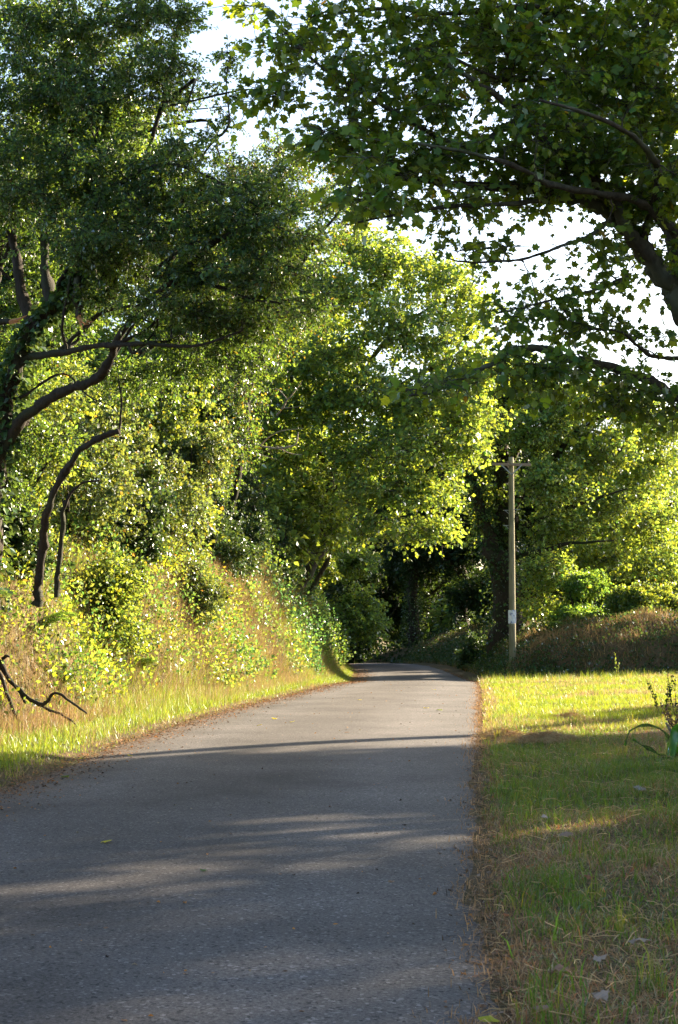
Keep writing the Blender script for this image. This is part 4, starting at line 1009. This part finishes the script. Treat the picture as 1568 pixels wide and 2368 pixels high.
# ------------------------------------------------------------------ fallen and dead branches
def dead_branch(name, label, paths, mat, seed, twigs=0):
    g = np.random.default_rng(seed)
    base = np.asarray(paths[0][0][0], float)
    root = thing(name, label, 'branch', base)
    for i, (pts, r0, r1) in enumerate(paths):
        v, t, c, rad = limb_geo([np.asarray(p, float) for p in pts], r0, r1, 7, wob=.5, rg=g)
        link('stem' if i == 0 else 'side_twig', build_mesh('stem', v - base, t, M[mat], smooth=True), root)
    return root
def fz(px, py, dd, dz=0):  # point on the bank below this photo column
    p = P(px, py, dd); return np.array([p[0], p[1], float(height(p[0], p[1])) + dz])
dead_branch('fallen_branch', 'dark fallen branch with side twigs lying at the foot of the left bank', [
    ([fz(-90, 1660, 23.6, .15), fz(0, 1650, 23.4, .35), fz(90, 1640, 23.2, .30), fz(130, 1615, 23, .5), fz(200, 1620, 22.8, .25)], .05, .014),
    ([fz(0, 1650, 23.4, .35), fz(10, 1600, 23.4, .6), fz(20, 1560, 23.3, .75)], .035, .012), ([fz(-10, 1660, 23.3, .3), fz(40, 1690, 22.9, .12), fz(80, 1700, 22.6, .06)], .03, .012),
    ([fz(90, 1640, 23.2, .3), fz(150, 1670, 22.8, .18), fz(180, 1700, 22.5, .06)], .022, .008), ([fz(60, 1645, 23.3, .3), fz(30, 1615, 23.3, .45)], .02, .008)], 'bark_dark', 201)
dead_branch('dead_branch', 'bleached bare branch sticking out of the bank foliage left of centre', [
    (lp([(500, 1030, 44), (560, 1020, 43.5), (620, 1035, 43), (680, 1030, 42.6), (690, 1000, 42.5)]), .05, .015),
    (lp([(600, 1030, 43.2), (640, 1000, 43), (700, 990, 42.6)]), .03, .008), (lp([(540, 1023, 43.6), (580, 995, 43.4), (610, 990, 43.2)]), .025, .006), (lp([(640, 1033, 43), (670, 1048, 42.8), (700, 1052, 42.6)]), .02, .006),
    (lp([(560, 1020, 43.5), (600, 1050, 43.3), (640, 1062, 43.1)]), .02, .006)], 'dead_wood', 202)
dead_branch('dead_branch', 'thin pale fork of dead twigs just above the bleached bare branch', [
    (lp([(640, 960, 46), (670, 920, 45.5), (700, 880, 45)]), .035, .01), (lp([(665, 925, 45.5), (640, 900, 45.5), (600, 905, 45.3)]), .02, .006), (lp([(650, 945, 45.8), (700, 940, 45.4)]), .018, .005)], 'dead_wood', 203)
sn = dead_branch('hanging_branch', 'snapped branch hanging down with torn orange wood among the hawthorn branches', [
    (lp([(178, 640, 22.9), (176, 690, 22.8), (184, 738, 22.7)]), .05, .045)], 'bark_grey', 204)
for a_pts in (lp([(182, 730, 22.7), (186, 748, 22.6), (190, 762, 22.6)]), lp([(184, 738, 22.7), (200, 742, 22.6), (216, 744, 22.5)]), lp([(180, 735, 22.7), (196, 748, 22.6), (206, 750, 22.6)])):
    v, t, c, rad = limb_geo(a_pts, .035, .006, 5, n=6); link('torn_wood', build_mesh('torn_wood', v - np.array(sn.location), t, M['torn_wood']), sn)
sn = dead_branch('broken_stub', 'broken limb stub with raw orange end near the left edge of the hawthorn', [
    (lp([(-30, 745, 23), (0, 745, 22.9), (30, 743, 22.8)]), .05, .04)], 'bark_dark', 205)
for a_pts in (lp([(25, 743, 22.8), (45, 738, 22.7), (62, 730, 22.7)]), lp([(25, 745, 22.8), (48, 744, 22.7)])):
    v, t, c, rad = limb_geo(a_pts, .035, .006, 5, n=6); link('torn_wood', build_mesh('torn_wood', v - np.array(sn.location), t, M['torn_wood']), sn)

# a few dry seed-head grasses standing up in the light on the left verge
g = np.random.default_rng(410)
for i, px_ in enumerate((525, 545, 572, 590, 610, 628, 648)):
    d_ = 40 + .9 * i; p = P(px_, 1560, d_); z0 = float(height(p[0], d_))
    root = thing('seeding_grass', 'tuft of tall seed-head grass glowing at the left verge, %s' % ['farthest left and leaning right', 'short and close to the leftmost tuft', 'with widely spread stalks', 'in the middle of the row of seven', 'slightly shaded and narrow', 'second from the right end of the row', 'nearest the dark stretch of bank'][i], 'grass tuft', (p[0], d_, z0), 'tufts of seed-head grass on the left verge')
    for k in range(9):
        a = g.normal(.4, .9); hh = g.uniform(.45, .8); q = np.array([g.normal(0, .10), g.normal(0, .10), 0])
        e = q + [a * .22, g.normal(0, .08), hh]; m = q + [a * .05, 0, hh * .55]
        v, t = tubes(np.array([[q, m, e]]), np.array([[.005, .004, .004]]), 3)
        v2, t2 = tubes(np.array([[e, e + (e - m) * .12, e + (e - m) * .3]]), np.array([[.005, .014, .003]]), 4)
        o = link('stalk', build_mesh('stalk', np.vstack([v, v2]), np.vstack([t, t2 + len(v)]), M['dry_stalk'], np.tile([1.5, 1.25, .9], (len(v) + len(v2), 1))), root)

# ------------------------------------------------------------------ plants on the right verge
def strap_plant():
    p = P(1545, 1760, 17.5); z0 = float(height(p[0], p[1])) - .02
    root = thing('strap_leaf_plant', 'broad glossy green strap leaves curling over in the shaded grass at the right edge', 'plant', (p[0], p[1], z0))
    b = np.array([p[0], p[1], z0])
    paths = [[(1545, 1755), (1540, 1700), (1500, 1680), (1460, 1690), (1448, 1725)], [(1545, 1755), (1520, 1745), (1490, 1728), (1462, 1712)],
             [(1550, 1755), (1560, 1700), (1590, 1675), (1630, 1680), (1650, 1720)], [(1550, 1758), (1575, 1735), (1610, 1728), (1640, 1750)], [(1548, 1758), (1556, 1720), (1568, 1690), (1600, 1668)]]
    for i, q in enumerate(paths):
        c = catmull([P(a, bb, 17.5 - .12 * (i % 3)) - b for a, bb in q], 18); n = 18
        wdt = .045 * 1.4 * np.sin(np.pi * np.linspace(.12, .97, n)) ** .6
        tg = unit(np.gradient(c, axis=0)); sd = unit(np.cross(tg, [0.1, 0.3, 1.0]) + np.array([0, .5, 0])); up = np.cross(sd, tg)
        wav = .012 * np.sin(np.linspace(0, 14, n))[:, None] * up
        V = np.stack([c - sd * wdt[:, None] + up * .014 + wav, c, c + sd * wdt[:, None] + up * .014 - wav], 1).reshape(-1, 3)
        T = []
        for k in range(n - 1):
            for j in range(2):
                a0 = k * 3 + j; T += [(a0, a0 + 1, a0 + 4), (a0, a0 + 4, a0 + 3)]
        link('leaf', build_mesh('leaf', V, np.array(T), M['strap_leaf'], np.ones((len(V), 3)), smooth=True), root)
    v, t, c, rad = limb_geo([np.zeros(3), P(1560, 1715, 17.4) - b, P(1540, 1672, 17.3) - b], .022, .012, 6, n=8)
    o = link('stalk', build_mesh('stalk', v, t, M['dead_wood']), root); o['label'] = 'dry tan stalk'
strap_plant()

def weed(px_, py_, d_, h, seed, label, lm='shade_leaf', n=7):
    g = np.random.default_rng(seed); p = P(px_, py_, d_); z0 = float(height(p[0], p[1])) - .03
    root = thing('wild_plant', label, 'plant', (p[0], p[1], z0), 'slender dark weeds at the right edge')
    for i in range(n):
        e = np.array([g.normal(0, .22 * h), g.normal(0, .15 * h), h * g.uniform(.6, 1.05)]); q = np.array([g.normal(0, .05), g.normal(0, .05), 0])
        c = catmull([q, (q + e) * .5 + g.normal(0, .03, 3), e], 10)
        v, t = tubes(c[None], np.linspace(.006, .0025, 10)[None], 4)
        k = 22; u = g.uniform(.25, 1, k) * 9; i0 = np.minimum(u.astype(int), 8); fr = (u - i0)[:, None]
        pc = c[i0] * (1 - fr) + c[i0 + 1] * fr
        lv, lf, lt = leaves(pc, g.normal(0, 1, (k, 3)) + [0, 0, .4], g.uniform(.02, .05, k), LEAF_ROUND, .4, g, tints(k, g))
        o = link('stem', build_mesh('stem', v, t, M['bark_dark']), root)
        link('foliage', build_mesh('foliage', lv, lf, M[lm], lt), o)
weed(1530, 1650, 26, .75, 501, 'tall slender dark weed standing in the sunlit grass by the right edge', n=4)
weed(1556, 1640, 25, .8, 502, 'dark weed partly cut by the right edge, behind the reddish one', n=4)
weed(1560, 1680, 22, .45, 503, 'low reddish-leaved weed above the strap-leaf plant', 'dry_leaf', 8)
weed(1425, 1530, 47.5, .9, 504, 'yellow-green climbing shoot standing against the dark hedgebank face', 'bush_leaf', 3)

# clump of raked hay
def hay(px_, py_, d_, w_, label, n=1600, seed=1):
    g = np.random.default_rng(seed); p = P(px_, py_, d_); z0 = float(height(p[0], p[1]))
    root = thing('hay_heap', label, 'hay', (p[0], p[1], z0), 'heaps of raked hay')
    N = n; q = g.normal(0, 1, (N, 3)) * [w_ * .40, w_ * .42, .035]; q[:, 2] = np.abs(q[:, 2]) + .10 * np.exp(-((q[:, 0] / (w_ * .5)) ** 2 + (q[:, 1] / (w_ * .4)) ** 2))* g.random(N)
    d = unit(g.normal(0, 1, (N, 3)) * [1, 1, .35]); L = g.uniform(.05, .16, N)[:, None]
    v, t = tubes(np.stack([q - d * L / 2, q + [0, 0, .015], q + d * L / 2], 1), np.full((N, 3), .0022), 3)
    tn = np.repeat(np.clip(np.array([2.2, 1.75, 1.4]) * (1 + g.normal(0, .3, (N, 1))), .1, 2), 9, 0)
    link('straw', build_mesh('straw', v, t, M['dry_stalk'], tn), root, 'stuff')
hay(1265, 1722, 20.6, .55, 'larger heap of raked brown hay on the shaded verge beside the lane', 2200, 1)
hay(1165, 1705, 21.8, .35, 'small flat heap of brown hay at the very edge of the lane', 900, 2)
hay(1320, 1665, 25.5, .35, 'small wisp of hay in the sunlit grass beyond the others', 700, 3)

# ------------------------------------------------------------------ single fallen leaves
def fallen(px_, py_, size, mat, label, seed, on_road=True, tint=(1, 1, 1), lift=.0, name='fallen_leaf', group='fallen leaves on the lane'):
    g = np.random.default_rng(seed)
    d = F * CAMH / (py_ - HZ)
    for _ in range(3):
        p = P(px_, py_, d); zz = rz(p[0], d) if on_road else float(height(p[0], d)) + .02
        d = F * (CAMH - zz) / (py_ - HZ)
    p = P(px_, py_, d)
    tv, tf = LEAF_MAPLE
    v = tv.copy(); v[:, 1] -= .4; v[:, 2] += .22 * v[:, 0] ** 2 * g.uniform(.4, 2.2) + .18 * v[:, 1] ** 2 * g.uniform(0, 2.5) + g.normal(0, .03, len(v)); v[:, 2] -= v[:, 2].min()
    v *= size
    v2 = np.array([(0, -.36, .03), (.015, -.37, .03), (.06, -.75, .10)]) * size
    me = build_mesh('fallen_leaf', np.vstack([v, v2]), np.vstack([tf, [[15, 16, 17]]]), M[mat], np.tile(tint, (len(v) + 3, 1)))
    o = link(name, me); o.location = (p[0], p[1], zz + .006 + lift)
    if on_road is False: o.location.z += .02; o.scale = (.8, .8, 1.6)
    o.rotation_euler = (g.normal(0, .12), g.normal(0, .12), g.uniform(0, 6.3))
    tag(o, label, 'leaf', group)
for i, (a, b2, s, m, lab) in enumerate([
    (246, 1941, .085, 'yellow_leaf', 'large curled bright yellow leaf alone on the shaded left half of the lane'),
    (188, 1752, .085, 'yellow_leaf', 'orange-yellow leaf at the left edge of the lane where the gravel begins'),
    (150, 1793, .10, 'hawthorn_leaf', 'greenish leaf near the left edge of the lane below the orange-yellow one'),
    (635, 1661, .11, 'yellow_leaf', 'yellow leaf in the sun, left of the lane centre'), (600, 1676, .09, 'yellow_leaf', 'smaller yellow leaf nearest the left verge in the sunlit part'),
    (676, 1668, .09, 'yellow_leaf', 'yellow leaf in the sun, right of the other two on the left half'), (516, 1664, .08, 'dry_leaf', 'small brown leaf beside the sunlit left verge'),
    (1003, 1594, .16, 'yellow_leaf', 'yellow leaf farthest up the lane on its right half'), (986, 1637, .12, 'yellow_leaf', 'leftmost leaf of the pair on the sunlit right half of the lane'),
    (1016, 1641, .12, 'sycamore_leaf', 'green leaf of the pair on the sunlit right half of the lane'), (832, 1618, .10, 'yellow_leaf', 'pale yellow leaf in the middle of the sunlit stretch'),
    (471, 2005, .045, 'hawthorn_leaf', 'small dark green leaf on the shaded lane right of the big yellow one'), (905, 2030, .04, 'dry_leaf', 'small brown leaf on the near right half of the lane'),
    (802, 1692, .08, 'dry_leaf', 'brown leaf where the sunlight on the lane ends'), (935, 1902, .045, 'bark_dark', 'dark scrap of leaf on the middle right of the shaded lane'),
    (300, 1745, .07, 'yellow_leaf', 'yellow leaf lying in the gravelly left edge, right of the orange one')]):
    fallen(a, b2, s, m, lab, 600 + i)
for i, (a, b2, s, m, tn, lab) in enumerate([
    (1479, 1826, .13, 'dry_leaf', (1.7, 2.3, 3.4), 'crumpled pale grey leaf in the grass below the strap-leaf plant'), (1262, 1893, .09, 'dry_leaf', (1.7, 2.2, 3.2), 'small pale leaf in the grass right of the lane edge'),
    (1310, 1935, .13, 'dry_leaf', (1.3, 1.4, 1.6), 'tan curled leaf in the middle of the near verge'), (1225, 2005, .07, 'dry_leaf', (1.6, 1.0, .6), 'orange-brown leaf near the lane edge'),
    (1290, 2245, .10, 'dry_leaf', (1.2, 1.1, 1.1), 'large tan leaf near the bottom, left of the grass stalks'), (1250, 2330, .09, 'dry_leaf', (1.3, 1.3, 1.4), 'pale brown leaf at the bottom by the lane edge'),
    (1390, 2300, .09, 'dry_leaf', (1.5, 1.8, 2.2), 'grey-white leaf at the bottom of the verge'), (1480, 2180, .12, 'dry_leaf', (1.4, 1.7, 2.0), 'big grey leaf in the grass at the lower right'),
    (1385, 2215, .07, 'dry_leaf', (1.5, 1.8, 2.2), 'small grey leaf left of the big grey one'), (1130, 2355, .09, 'yellow_leaf', (.7, .8, 1), 'yellow-green leaf on the lane edge at the very bottom'),
    (1360, 2030, .08, 'dry_leaf', (1.2, .8, .6), 'reddish leaf halfway up the near verge'), (1170, 2115, .05, 'dry_leaf', (1.4, .8, .5), 'rust-coloured leaf close to the lane edge'),
    (1440, 1960, .06, 'dry_leaf', (1.2, 1.2, 1.3), 'small tan leaf between dry stalks right of centre of the verge')]):
    fallen(a, b2, s, m, lab, 700 + i, False, tn, group='dead leaves on the near right verge')
